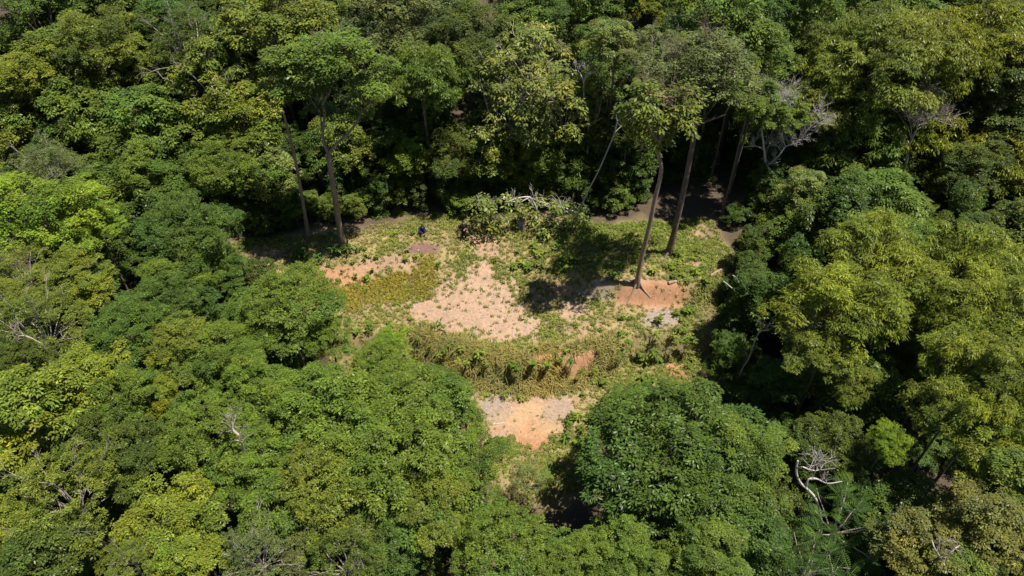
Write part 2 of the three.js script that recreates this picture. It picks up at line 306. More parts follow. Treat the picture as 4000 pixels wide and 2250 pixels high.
const trunkGeo = [3, 9, 15].map((seed) => {   // 40 high, unit radius at breast height, flared foot
  const R = rng(seed), pts = [], rad = []; let x = 0, z = 0;
  for (let i = 0; i <= 8; i++) { pts.push(V(x, i * 5, z)); rad.push((i === 0 ? 1.7 : 1.12 - 0.45 * i / 8)); x += (R() - 0.5) * 0.9; z += (R() - 0.5) * 0.9; }
  const dx = pts[8].x, dz = pts[8].z; pts.forEach((p, i) => { p.x -= dx * i / 8; p.z -= dz * i / 8; });
  return new Wood().tube(pts, rad, 8).geometry();
});
let treeSeed = 1;
const LAND = [['tall forked trunk', -12.5, -42], ['crouching person', -6.5, -43.5], ['pale arching tree', 1, -44], ['crooked trunk', 9, -38.5], ['white dead tree', 18, -44], ['grey bare tree', 27, -46], ['grassy bank', 1, -30], ['red scar', -5, -31], ['pink soil', -12, -37], ['sunny corner', 13, -40], ['feather-leaved tree', 14, -17], ['deep-green dome', 7, -24]];
function placeOf(p) {   // by the nearest thing one can find
  let best = null, d = 1e9; for (const l of LAND) { const q = Math.hypot(l[1] - p.x, l[2] - p.z); if (q < d) { d = q; best = l[0]; } }
  return d < 5 ? `beside the ${best}` : d < 11 ? `in the forest near the ${best}` : `deep in the forest past the ${best}`;
}
function tree(kind, mat, at, radius, opts = {}) {   // at: the crown's centre
  const k = treeSeed++, R = rng(k * 7919), set = (radius > 5 && wide[kind]) || crowns[kind], v = set[k % set.length], sy = radius / v.rad * (opts.tall ?? 0.88 + 0.3 * R()), s = radius / v.rad * (0.9 + 0.2 * R());
  const stretch = 0.9 + 0.22 * R(), gy = height(at.x, at.z), lean = opts.lean ?? [0, 0];
  const text = opts.label ?? `${opts.low ? 'understorey ' : radius < 2.4 ? 'small ' : radius > 3.6 ? 'large ' : ''}${HUE[mat]} ${SHAPE[kind]}${''} ${placeOf(at)}`;
  const o = thing(opts.name ?? TREE[kind], text, 'tree', V(at.x - lean[0], gy - 0.05, at.z - lean[1]), opts.label ? undefined : text.replace(/tree/, 'trees'));
  const cy = at.y - gy + 0.05, foot = Math.max(0.4, cy - v.tall * sy * 0.92), turn = opts.turn ?? R() * 6.283;
  if (!opts.noTrunk) { const t = part('trunk', trunkGeo[k % 3], opts.bark ?? bark, o); const w = clamp(radius * 0.045, 0.07, 0.3); t.scale.set(w, (foot + 0.2) / 40, w); }
  const b = part('branches', v.wood, opts.bark ?? (KINDS[kind].pale ? barkPale : bark), o), c = part('crown', v.leaves, M[mat], o, 'stuff');
  for (const m of [b, c]) { m.position.set(lean[0], cy, lean[1]); m.scale.set(s, sy, radius / v.rad * stretch); m.rotation.y = turn; }
  return o;
}
// ---------------------------------------------------------------- the forest, tree by tree: crown centre and half-width as read on a 2576-pixel-wide view,
// then either its distance (z, for the wall of trees behind) or the height of the crown's centre (h)
const K = 4000 / 2576;
const FOREST = [
  // beyond, along the top
  ['tier', 'mid', 110, 62, 130, 'z', -54], ['broad', 'dull', 300, 35, 90, 'z', -57], ['dome', 'olive', 260, 118, 105, 'z', -51], ['broad', 'deep', 420, 55, 80, 'z', -56], ['twiggy', 'dull', 485, 120, 110, 'z', -51.5],
  ['broad', 'olive', 680, 62, 125, 'z', -52], ['twiggy', 'grey', 880, 12, 75, 'z', -60], ['dome', 'grey', 1000, 66, 145, 'z', -54], ['dome', 'dull', 1180, 125, 118, 'z', -51], ['dome', 'deep', 1330, 22, 90, 'z', -58],
  ['broad', 'deep', 1545, 8, 80, 'z', -61], ['dome', 'gold', 1630, 18, 62, 'z', -59], ['broad', 'mid', 1820, 75, 125, 'z', -49], ['broad', 'mid', 1925, 135, 85, 'z', -47], ['column', 'mid', 2040, 70, 85, 'z', -54],
  ['broad', 'deep', 2130, 22, 90, 'z', -60], ['broad', 'mid', 2260, 45, 100, 'z', -57], ['droop', 'gold', 2480, 84, 115, 'z', -52], ['broad', 'dull', 2400, 10, 100, 'z', -60], ['twiggy', 'dull', 2560, 15, 90, 'z', -58], ['broad', 'dull', 20, 130, 90, 'z', -56],
  ['broad', 'olive', 780, 20, 90, 'z', -57], ['tier', 'mid', 190, 15, 100, 'z', -58], ['broad', 'dull', 560, 160, 80, 'z', -52],
  // the wall of trees behind the clearing
  ['broad', 'olive', 60, 245, 100, 'z', -50], ['dome', 'yellow', 145, 195, 110, 'z', -50], ['broad', 'mid', 225, 300, 110, 'z', -47], ['broad', 'mid', 390, 320, 125, 'z', -46.5], ['loose', 'olive', 540, 220, 110, 'z', -49],
  ['broad', 'yellow', 620, 290, 95, 'z', -47.5], ['broad', 'mid', 430, 430, 90, 'z', -45.5], ['broad', 'pale', 655, 430, 90, 'z', -45], ['broad', 'pale', 610, 530, 78, 'z', -43.8], ['broad', 'lime', 700, 545, 50, 'z', -44], ['broad', 'yellow', 560, 370, 80, 'z', -46.5],
  ['column', 'deep', 800, 430, 85, 'z', -50], ['column', 'deep', 905, 430, 90, 'z', -50], ['broad', 'mid', 945, 490, 80, 'z', -46.2], ['broad', 'pale', 1005, 540, 46, 'z', -45], ['broad', 'olive', 885, 535, 48, 'z', -45],
  ['droop', 'mid', 1060, 200, 105, 'z', -46.5], ['column', 'deep', 1085, 320, 95, 'z', -48.5], ['broad', 'lime', 1035, 395, 55, 'z', -46], ['twiggy', 'brown', 1145, 400, 80, 'z', -46.5], ['broad', 'mid', 1150, 480, 70, 'z', -45.8], ['column', 'dull', 1080, 500, 70, 'z', -47],
  ['loose', 'pale', 1340, 190, 140, 'z', -48], ['loose', 'pale', 1280, 300, 115, 'z', -46.8], ['loose', 'olive', 1420, 290, 100, 'z', -47.2], ['column', 'olive', 1300, 400, 95, 'z', -46.5], ['column', 'mid', 1410, 440, 85, 'z', -46.8],
  ['broad', 'olive', 1230, 390, 75, 'z', -46], ['column', 'grey', 1510, 330, 65, 'z', -47.5], ['column', 'deep', 1510, 470, 75, 'z', -48.5], ['broad', 'pale', 1550, 120, 85, 'z', -47], ['twiggy', 'grey', 1640, 150, 105, 'z', -46],
  ['column', 'deep', 1700, 430, 110, 'z', -51], ['column', 'dull', 1600, 440, 85, 'z', -51], ['column', 'deep', 1860, 480, 80, 'z', -49.5], ['broad', 'mid', 1890, 250, 78, 'z', -44], ['broad', 'mid', 1955, 290, 65, 'z', -44.5], ['broad', 'dull', 1580, 330, 62, 'z', -45.5], ['column', 'deep', 1950, 420, 75, 'z', -48],
  ['droop', 'olive', 2210, 175, 165, 'z', -48.5], ['droop', 'gold', 2340, 150, 120, 'z', -49.5], ['droop', 'olive', 2090, 240, 105, 'z', -47.5], ['droop', 'mid', 2150, 345, 130, 'z', -46.5], ['droop', 'gold', 2290, 300, 100, 'z', -47.5], ['broad', 'dull', 2520, 185, 90, 'z', -49],
  ['broad', 'dull', 2490, 290, 90, 'z', -48], ['droop', 'gold', 2450, 425, 115, 'z', -45.5], ['broad', 'deep', 2350, 490, 75, 'z', -45.5], ['broad', 'deep', 2230, 440, 75, 'z', -47], ['droop', 'brown', 2560, 420, 80, 'z', -45], ['broad', 'dull', 2540, 540, 85, 'z', -44],
  // the side with the long-leaved trees
  ['broad', 'pale', 2030, 488, 72, 'h', 6], ['broad', 'mid', 1985, 590, 75, 'h', 3.6], ['droop', 'yellow', 2180, 640, 125, 'h', 8], ['droop', 'yellow', 2120, 770, 145, 'h', 8], ['droop', 'yellow', 2265, 730, 95, 'h', 7.5],
  ['droop', 'yellow', 2430, 660, 120, 'h', 8], ['droop', 'yellow', 2440, 790, 115, 'h', 8], ['droop', 'yellow', 2440, 900, 110, 'h', 8], ['droop', 'yellow', 2545, 780, 110, 'h', 9], ['droop', 'olive', 2550, 950, 105, 'h', 9], ['droop', 'olive', 2070, 890, 90, 'h', 6.2],
  ['droop', 'olive', 2130, 950, 60, 'h', 5], ['droop', 'olive', 2400, 1030, 90, 'h', 7], ['droop', 'yellow', 2510, 1080, 105, 'h', 8], ['droop', 'lime', 2235, 1112, 50, 'h', 5.5], ['broad', 'olive', 2520, 1200, 95, 'h', 7], ['broad', 'brown', 2475, 1330, 110, 'h', 6.5], ['broad', 'brown', 2310, 1385, 95, 'h', 6], ['broad', 'olive', 2410, 1430, 80, 'h', 5.5],
  ['column', 'deep', 1880, 760, 60, 'h', 3.2], ['column', 'deep', 1830, 900, 55, 'h', 2.6], ['broad', 'deep', 1960, 960, 65, 'h', 3],
  // nearest the drone, low side
  ['dome', 'deep', 1695, 1140, 220, 'h', 4.2], ['dome', 'mid', 1870, 1150, 125, 'h', 5], ['dome', 'deep', 1590, 1050, 95, 'h', 3], ['dome', 'deep', 1790, 1285, 140, 'h', 4.2], ['dome', 'mid', 1800, 1405, 100, 'h', 5], ['dome', 'mid', 1565, 1375, 100, 'h', 3.6], ['dome', 'mid', 1440, 1425, 85, 'h', 3.6], ['dome', 'mid', 1690, 1440, 70, 'h', 3.8],
  ['dome', 'mid', 880, 1075, 180, 'h', 5], ['dome', 'mid', 1020, 1055, 150, 'h', 4.8], ['dome', 'deep', 1095, 985, 75, 'h', 3.2], ['dome', 'mid', 1170, 1045, 52, 'h', 3.2], ['dome', 'mid', 1010, 1185, 175, 'h', 5], ['dome', 'mid', 1215, 1150, 92, 'h', 2.8], ['dome', 'mid', 765, 1030, 130, 'h', 5.5], ['dome', 'olive', 830, 1250, 130, 'h', 5],
  ['dome', 'olive', 1085, 1295, 115, 'h', 4.6], ['dome', 'deep', 975, 1345, 115, 'h', 4], ['dome', 'mid', 1250, 1375, 120, 'h', 3.8], ['twiggy', 'pale', 1330, 1210, 66, 'h', 0.4], ['twiggy', 'dull', 870, 1410, 110, 'h', 4.6], ['twiggy', 'grey', 655, 1400, 105, 'h', 5], ['broad', 'mid', 700, 1285, 90, 'h', 5],
  ['dome', 'mid', 635, 1175, 110, 'h', 5.6], ['dome', 'mid', 515, 1105, 105, 'h', 6.2], ['broad', 'yellow', 435, 1280, 105, 'h', 6.2], ['broad', 'yellow', 470, 1410, 85, 'h', 5.8], ['twiggy', 'olive', 330, 1410, 70, 'h', 6], ['twiggy', 'olive', 170, 1260, 135, 'h', 7], ['broad', 'dull', 120, 1385, 110, 'h', 6.5], ['broad', 'yellow', 20, 1330, 80, 'h', 7],
  ['dome', 'dull', 270, 1140, 115, 'h', 7], ['broad', 'yellow', 110, 1040, 130, 'h', 8], ['broad', 'yellow', 230, 955, 95, 'h', 8], ['dome', 'mid', 310, 1010, 95, 'h', 7.6], ['broad', 'gold', 402, 1000, 52, 'h', 7], ['dome', 'dull', 60, 925, 90, 'h', 8], ['twiggy', 'olive', 110, 830, 110, 'h', 8],
  ['dome', 'deep', 330, 835, 105, 'h', 7.4], ['dome', 'olive', 450, 880, 95, 'h', 6.6], ['dome', 'mid', 560, 905, 100, 'h', 6], ['dome', 'mid', 630, 970, 90, 'h', 5.5], ['dome', 'mid', 718, 785, 138, 'h', 5.6], ['dome', 'mid', 640, 850, 85, 'h', 5], ['dome', 'mid', 830, 850, 62, 'h', 4.6],
  ['dome', 'deep', 480, 590, 115, 'h', 6.6], ['dome', 'mid', 450, 690, 95, 'h', 6], ['dome', 'deep', 555, 690, 62, 'h', 4], ['dome', 'deep', 430, 765, 85, 'h', 6.4], ['dome', 'lime', 110, 540, 150, 'h', 9.5], ['dome', 'lime', 235, 560, 62, 'h', 8], ['twiggy', 'grey', 120, 440, 90, 'h', 10.5],
  ['twiggy', 'olive', 60, 690, 90, 'h', 8.5], ['dome', 'olive', 180, 690, 85, 'h', 8], ['broad', 'yellow', 232, 730, 52, 'h', 7.5], ['dome', 'olive', 20, 780, 80, 'h', 8.5], ['dome', 'mid', 955, 915, 78, 'h', 1.9], ['broad', 'lime', 985, 860, 46, 'h', 1.2],
];
const spots = [];
for (const [kind, mat, cx, cy, rx, mode, val, opts] of FOREST) {
  const p = mode === 'z' ? atZ(cx * K, cy * K, val) : atY(cx * K, cy * K, val), r = (insideDistance(p.x, p.z) > -7 ? 0.96 : 1.06) * metres(rx * K, p);
  spots.push([p.x, p.z, r]); tree(kind, mat, p, r, opts);
}
{ // shrubs that close the forest's edge, lower trees that close the canopy, and undergrowth below it
  const R = rng(4711), kinds = ['column', 'broad', 'dome'], mats = ['deep', 'dull', 'deep'], fill = [['dome', 'mid'], ['broad', 'mid'], ['dome', 'dull'], ['broad', 'olive'], ['dome', 'deep'], ['broad', 'deep']];
  const dark = [[2230, 1190, 170, 110], [2180, 1040, 90, 60], [1880, 800, 90, 160], [1700, 560, 260, 60], [900, 540, 200, 60], [340, 640, 70, 60], [560, 780, 70, 40]].map(([a, b, c, d]) => { const p = onGround(a * K, b * K); return [p.x, p.z, metres(c * K, p), metres(d * K, p) * 1.3]; });
  for (let i = 0; i < clearing.length; i++) {
    const a = clearing[i], b = clearing[(i + 1) % clearing.length], L = a.distanceTo(b), nx = -(b.z - a.z) / L, nz = (b.x - a.x) / L, sgn = insideDistance((a.x + b.x) / 2 + nx * 0.5, (a.z + b.z) / 2 + nz * 0.5) > 0 ? -1 : 1;
    for (let t = 0.5; t < L; t += 1.25) {
      const far = R(), r = 0.75 + 0.75 * R(), off = 0.5 + r * 0.8 + 1.6 * far, X = a.x + (b.x - a.x) * t / L + sgn * nx * off, Z = a.z + (b.z - a.z) * t / L + sgn * nz * off, q = [['broad', 'mid'], ['column', 'deep'], ['broad', 'olive'], ['column', 'dull'], ['broad', 'deep']][Math.floor(R() * 5)], up = R();
      if (Z > -30 || (Z < -41 && X > 5 && far < 0.6)) continue;
      tree(q[0], q[1], V(X, height(X, Z) + r * (0.7 + 0.5 * up), Z), r, { low: true });
    }
  }
  for (let z = -70; z < -8; z += 4.2) for (let x = -44; x < 44; x += 4.2) {
    const X = x + 3 * (R() - 0.5), Z = z + 3 * (R() - 0.5), half = 0.76 * (-Z * CP + EYE * SP) + 4, pick = Math.floor(R() * 3), h = 1.7 + 1.6 * R(), r = 1.7 + 0.8 * R(), edge = insideDistance(X, Z);
    const q = fill[Math.floor(R() * 6)], h2 = 3.2 + 1.8 * R() + (Z < -50 ? 3.5 : 0), r2 = 2.3 + 0.9 * R(), skip = R();
    if (Math.abs(X) > half) continue;
    if (edge < -(r + 0.8) && Z > -64) tree(kinds[pick], mats[pick], V(X, height(X, Z) + h, Z), r, { low: true });
    if (edge < -(r2 + 1.6) && skip < (Z < -48 ? 0.8 : 0.5) && !dark.some((d) => ((X - d[0]) / d[2]) ** 2 + ((Z - d[1]) / d[3]) ** 2 < 1)) tree(Z < -56 ? 'column' : q[0], q[1], V(X + 1.5, height(X, Z) + h2, Z + 1.5), r2);
  }
}
// ---------------------------------------------------------------- tall trees at the edge, traced limb by limb at the depth of their foot
const pathAt = (list, z, jitter = 0, R = null) => list.map(([a, b], i) => atZ(a, b, z + (R && i ? (R() - 0.5) * jitter : 0)));
const taper = (n, a, b) => Array.from({ length: n }, (_, i) => lerp(a, b, i / Math.max(1, n - 1)));
function smooth(points, m = 3) { return new THREE.CatmullRomCurve3(points).getPoints((points.length - 1) * m); }
function shifted(geo, o) { geo.translate(-o.position.x, -o.position.y, -o.position.z); return geo; }
function lobesAt(list, z, R, spread = 1.5) {
  const out = [];
  for (const [cx, cy, rx, ry, yellow] of list) for (const k of [0, 1]) {
    const c = atZ(cx + (k ? (R() - 0.5) * rx : 0), cy + (k ? (R() - 0.5) * ry : 0), z + (k ? (R() < 0.5 ? -1 : 1) * (0.5 + 0.5 * R()) * spread : (R() - 0.5))), a = metres(rx, c), b = metres(ry, c) * 1.15;
    out.push({ c, r: [a, b, a * 0.95], yellow });
  }
  return out;
}
function tracedTree({ name, label, category = 'tree', base, trunk, limbs = [], lobes, kind, mat, barkM, r0, r1, seed, depth = 0, spread, twigs = 0, roots = 0 }) {
  const R = rng(seed), g = base ? onGround(...base) : null, z = g ? g.z + depth : depth;
  let pts = pathAt(trunk, z);
  const foot = g ?? V(pts[0].x, height(pts[0].x, pts[0].z), pts[0].z);
  pts = smooth([foot.clone().add(V(0, -0.15, 0)), ...pts]);
  const o = thing(name, label, category, foot), w = new Wood(), rad = taper(pts.length, r0, r1); rad[0] *= 1.55; rad[1] *= 1.25;
  w.tube(pts, rad, 10);
  for (let k = 0; k < roots; k++) { const a = k / roots * 6.283 + R(), e = V(foot.x + Math.cos(a) * 1.1, 0, foot.z + Math.sin(a) * 1.1); e.y = height(e.x, e.z) - 0.02; w.tube(smooth([foot.clone().add(V(0, 0.45, 0)), foot.clone().lerp(e, 0.4).add(V(0, 0.12, 0)), e]), taper(7, r0 * 0.6, 0.05), 6); }
  part('trunk', shifted(w.geometry(), o), barkM, o);
  for (const [r, list, kids = 0, len = 1] of limbs) {
    const b = new Wood(), q = smooth(pathAt(list, z, 1.2, R)); b.tube(q, taper(q.length, r, r * 0.5), 7);
    for (let k = 0; k < kids; k++) b.spray(q[Math.max(1, Math.floor(q.length * (0.35 + 0.62 * R())) - 1)], V(R() - 0.5, 0.35 + 0.5 * R(), R() - 0.5).normalize(), len * (0.7 + 0.6 * R()), r * (kids > 6 ? 0.42 : 0.4), kids > 6 ? 3 : 2, R, 0.8, kids > 6 ? 4 : 3);
    part('limb', shifted(b.geometry(), o), barkM, o);
  }
  if (lobes) {
    const L = lobesAt(lobes, z, R, spread), b = new Wood(), tip = pts[pts.length - 1];
    for (const l of L) { let near = tip; for (const [, list] of limbs) { const e = atZ(...list[list.length - 1], z); if (e.distanceTo(l.c) < near.distanceTo(l.c)) near = e; } const q = b.bent(near, l.c, 0.06, 0.025, R, 0.2, 4, 4); for (let k = 0; k < 2 + twigs; k++) b.spray(q[3], V(R() - 0.5, 0.3 + R() * 0.6, R() - 0.5).normalize(), l.r[0] * 0.6, 0.02, twigs ? 2 : 1, R, 0.7, 3); }
    part('branches', shifted(b.geometry(), o), barkM, o);
    part('crown', shifted(foliage(L, kind, R).geometry(), o), M[mat], o, 'stuff');
  }
  return o;
}
tracedTree({ name: 'tall_forked_tree', label: 'tall tree with straight brown trunk forking in two under flat green tiers', base: [1340, 950], trunk: [[1325, 880], [1310, 780], [1295, 690], [1285, 620], [1282, 598]], r0: 0.22, r1: 0.155, barkM: barkTan, seed: 21,
  limbs: [[0.11, [[1282, 598], [1264, 560], [1262, 500], [1268, 440], [1250, 330], [1240, 230]], 4], [0.115, [[1283, 600], [1318, 560], [1360, 522], [1402, 462], [1420, 400], [1412, 330]], 4], [0.07, [[1268, 470], [1255, 410], [1210, 370], [1150, 300]], 3], [0.06, [[1257, 410], [1290, 355], [1310, 260]], 3], [0.06, [[1400, 462], [1440, 400], [1460, 330]], 2]],
  lobes: [[1240, 205, 130, 48], [1120, 245, 90, 45], [1060, 365, 80, 42, 0.7], [1380, 215, 95, 45], [1440, 320, 75, 45], [1250, 285, 85, 35], [1400, 420, 50, 30], [1250, 440, 60, 22], [1175, 330, 60, 35], [1310, 170, 90, 36], [1500, 260, 50, 36]], kind: KINDS.tier, mat: 'mid' });
tracedTree({ name: 'slim_crooked_tree', label: 'slim crooked tree whose bare trunk rises from the eroded orange bank', base: [2490, 1110], trunk: [[2497, 1050], [2528, 920], [2544, 850], [2562, 760], [2580, 690], [2582, 640], [2570, 600], [2576, 560], [2580, 520]], r0: 0.165, r1: 0.10, barkM: barkTan, seed: 33, roots: 4,
  limbs: [[0.08, [[2578, 540], [2620, 500], [2670, 470]], 3], [0.08, [[2576, 560], [2530, 500], [2490, 450]], 3], [0.09, [[2580, 520], [2590, 440], [2600, 380]], 3]],
  lobes: [[2565, 525, 55, 26], [2660, 480, 65, 32], [2490, 455, 80, 32], [2600, 400, 95, 40], [2510, 365, 75, 36], [2690, 380, 60, 36]], kind: { ...KINDS.broad, density: 8, leaf: 0.26, gap: 0.3 }, mat: 'olive', twigs: 1 });
tracedTree({ name: 'tall_buttressed_tree', label: 'tall dark-trunked tree with spreading roots beside the slim crooked tree', base: [2612, 992], trunk: [[2640, 880], [2668, 760], [2688, 660], [2706, 560], [2716, 490], [2735, 400], [2750, 310]], r0: 0.21, r1: 0.13, barkM: bark, seed: 45, roots: 5,
  limbs: [[0.1, [[2730, 420], [2690, 340], [2650, 250]], 4], [0.1, [[2740, 370], [2800, 310], [2850, 260]], 4], [0.09, [[2716, 490], [2770, 470], [2830, 450]], 2], [0.1, [[2750, 310], [2755, 240], [2760, 180]], 4]],
  lobes: [[2740, 285, 120, 60], [2650, 240, 100, 55], [2840, 260, 95, 55], [2760, 195, 120, 48], [2875, 345, 70, 45], [2680, 330, 70, 40]], kind: { ...KINDS.twiggy, leaf: 0.22, density: 8 }, mat: 'grey', twigs: 2 });
tracedTree({ name: 'snapped_tree', label: 'slender leaning trunk with a snapped top beside the tall forked tree', base: [1205, 930], depth: 0, trunk: [[1185, 800], [1168, 700], [1152, 620], [1138, 560], [1120, 490], [1108, 445]], r0: 0.12, r1: 0.07, barkM: barkTan, seed: 57, limbs: [[0.06, [[1152, 620], [1120, 590], [1098, 572]]], [0.05, [[1140, 570], [1118, 540], [1112, 528]]]] });
tracedTree({ name: 'leaning_sapling', label: 'thin pale pole of a sapling leaning across the forest shade', base: [2232, 900], trunk: [[2262, 830], [2290, 760], [2332, 680], [2372, 590], [2400, 520], [2412, 470]], r0: 0.065, r1: 0.035, barkM: barkPale, seed: 63, limbs: [[0.03, [[2400, 520], [2440, 480], [2480, 450]], 2, 0.7], [0.03, [[2262, 830], [2240, 800], [2225, 790]], 1, 0.5]] });
tracedTree({ name: 'arching_tree', label: 'low pale-branched tree arching over the people at the clearing edge', base: [2110, 905], depth: -0.4, trunk: [[2105, 860], [2090, 800], [2070, 770]], r0: 0.08, r1: 0.055, barkM: barkWhite, seed: 71,
  limbs: [[0.04, [[2070, 770], [2035, 790], [2030, 835], [1995, 850], [1962, 848], [1930, 860]], 3, 0.7], [0.026, [[1990, 850], [1985, 880], [2005, 900]], 1, 0.5], [0.022, [[2040, 780], [1990, 772], [1930, 785], [1880, 815]], 4, 0.5], [0.03, [[2075, 775], [2120, 790], [2190, 810]], 3, 0.6]],
  lobes: [[1900, 860, 52, 34], [1870, 800, 46, 30], [2090, 815, 70, 30], [2190, 830, 62, 34], [1975, 785, 50, 20], [2120, 880, 40, 24], [2240, 860, 40, 26]], kind: { ...KINDS.broad, density: 5.5, gap: 0.38, leaf: 0.28, droop: 0.5 }, mat: 'pale', spread: 0.8 });
// bare and dead wood
tracedTree({ name: 'dead_tree', label: 'leafless white dead tree with a dense tangle of twigs', depth: -44.2, trunk: [[3050, 840], [3052, 740], [3032, 695], [3005, 662], [2992, 640], [2986, 590], [2980, 540], [2976, 500], [2992, 450], [3010, 405], [3035, 375]], r0: 0.12, r1: 0.04, barkM: barkWhite, seed: 83,
  limbs: [[0.055, [[2995, 650], [3045, 605], [3070, 572], [3112, 560], [3150, 512], [3195, 470]], 11, 0.95], [0.042, [[3068, 572], [3055, 520], [3085, 450], [3080, 420]], 10, 0.9], [0.036, [[2985, 585], [2950, 570], [2905, 575]], 5, 0.7], [0.042, [[2978, 505], [2990, 440], [3025, 385]], 11, 0.9], [0.036, [[2976, 500], [2955, 470], [2945, 440]], 4, 0.7], [0.03, [[2992, 640], [3020, 640], [3050, 630]], 5, 0.6]] });
tracedTree({ name: 'bare_tree', label: 'grey leafless tree leaning out with a fan of fine twigs', depth: -45.2, trunk: [[3440, 830], [3472, 760], [3512, 690], [3538, 640], [3548, 580], [3560, 545], [3578, 512]], r0: 0.15, r1: 0.09, barkM: barkPale, seed: 97,
  limbs: [[0.04, [[3560, 545], [3545, 500], [3505, 440], [3462, 400], [3458, 360]], 7, 0.8], [0.04, [[3578, 512], [3590, 455], [3600, 420]], 10, 0.95], [0.04, [[3580, 510], [3640, 470], [3720, 490]], 8, 0.8], [0.034, [[3562, 540], [3555, 480], [3540, 450]], 8, 0.8]] });
const bareBranch = (label, depth, trunk, limbs, seed, r = 0.08, m = barkWhite, name = 'bare_branch') => tracedTree({ name, label, category: 'dead wood', depth, trunk, r0: r * 0.75, r1: r * 0.42, barkM: m, seed, limbs });
const zOf = (px, py, y) => atY(px, py, y).z;
bareBranch('bleached forked dead stem standing above the leafy crowns', -50.3, [[422, 420], [420, 312]], [[0.09, [[420, 312], [410, 290], [408, 268]]], [0.08, [[421, 312], [436, 290], [446, 274]]], [0.08, [[412, 300], [385, 265], [330, 215]], 1, 0.4]], 101, 0.11);
bareBranch('pale dead branch lying diagonally over dense green crowns', zOf(930, 1700, 8), [[965, 1900], [950, 1740], [932, 1700]], [[0.07, [[932, 1700], [900, 1670], [868, 1650]], 5, 0.6], [0.05, [[945, 1730], [925, 1720], [905, 1725]], 2, 0.5]], 103, 0.09, barkPale);
bareBranch('curved white bare limb reaching across deep shade with trailing twigs', zOf(3150, 1900, 5), [[3205, 2080], [3192, 1965], [3179, 1938], [3157, 1914], [3130, 1890], [3114, 1860], [3110, 1834], [3116, 1800]], [[0.045, [[3112, 1828], [3135, 1824], [3180, 1838], [3260, 1830]], 5, 0.6], [0.045, [[3150, 1900], [3160, 1870], [3190, 1870], [3230, 1888], [3290, 1880]], 4, 0.7]], 107, 0.11);
bareBranch('sawn-off pale stump of a limb beside the glossy feather-leaved tree', zOf(3500, 2010, 4), [[3450, 2160], [3440, 2060], [3480, 2020], [3510, 1992], [3520, 1964]], [[0.08, [[3440, 2062], [3500, 2050], [3545, 2043], [3570, 2060]], 1, 0.3]], 109, 0.12, barkPale);
bareBranch('two short bleached poles poking out of the shaded shrubs', zOf(2850, 1130, 3.2), [[2900, 1200], [2876, 1142], [2850, 1118], [2826, 1098]], [[0.05, [[2900, 1150], [2880, 1090], [2862, 1075]]]], 113, 0.07);
bareBranch('slender grey stem curving up through dark foliage', zOf(2940, 1400, 3.5), [[2900, 1440], [2925, 1400], [2950, 1330], [2975, 1280]], [[0.04, [[2950, 1330], [2965, 1300], [3000, 1290]], 4, 0.5]], 127, 0.07, barkPale);
bareBranch('tuft of grey dead twigs at the rim of a yellow-green crown', zOf(3100, 1290, 6.5), [[3110, 1400], [3105, 1320]], [[0.05, [[3105, 1320], [3100, 1290], [3095, 1250]], 9, 0.7]], 131, 0.06, barkPale);
bareBranch('pale dead limb crossing a gap between two crowns', zOf(3300, 830, 6), [[3400, 980], [3390, 860], [3360, 800], [3320, 775]], [[0.05, [[3320, 775], [3290, 780], [3270, 800]], 3, 0.6], [0.05, [[3360, 800], [3370, 830], [3385, 850]], 3, 0.6]], 137, 0.07);
bareBranch('bare grey fork among the twigs of a low brown crown', zOf(3720, 2170, 7), [[3700, 2290], [3680, 2190]], [[0.05, [[3680, 2190], [3720, 2150], [3750, 2130]], 3, 0.5], [0.05, [[3680, 2190], [3650, 2140], [3640, 2110]], 3, 0.5]], 139, 0.07, barkPale);
bareBranch('grey dead branch resting in the thin crown over the left slope', zOf(130, 1330, 9), [[190, 1420], [170, 1350], [130, 1325]], [[0.05, [[130, 1325], [90, 1310], [60, 1325]], 5, 0.6]], 149, 0.07, barkPale);
bareBranch('broken limb under the rounded crown that overhangs the clearing', zOf(980, 1400, 4.6), [[1060, 1470], [1030, 1425], [980, 1405], [945, 1400]], [[0.05, [[1030, 1425], [1010, 1440], [985, 1445]], 1, 0.5]], 151, 0.09, barkPale);
bareBranch('white forked twig held up in the pale open crown', -46.6, [[2300, 480], [2282, 400], [2280, 320]], [[0.05, [[2280, 320], [2265, 285], [2245, 275]], 3, 0.6], [0.05, [[2280, 320], [2300, 285], [2330, 280]], 3, 0.6]], 157, 0.08);
bareBranch('smooth tan limb arching out of the pale open crown', -46.2, [[2200, 620], [2230, 500], [2270, 490], [2320, 478], [2350, 460]], [[0.04, [[2320, 478], [2340, 440], [2345, 400]], 3, 0.6]], 163, 0.09, barkTan);
bareBranch('angled pale bough showing through sparse leaves', -46.4, [[2060, 560], [2010, 440], [1975, 415], [1930, 395]], [[0.05, [[1985, 420], [1970, 380], [1975, 340]], 4, 0.6], [0.05, [[2010, 440], [2040, 400], [2060, 370]], 4, 0.6]], 167, 0.09);

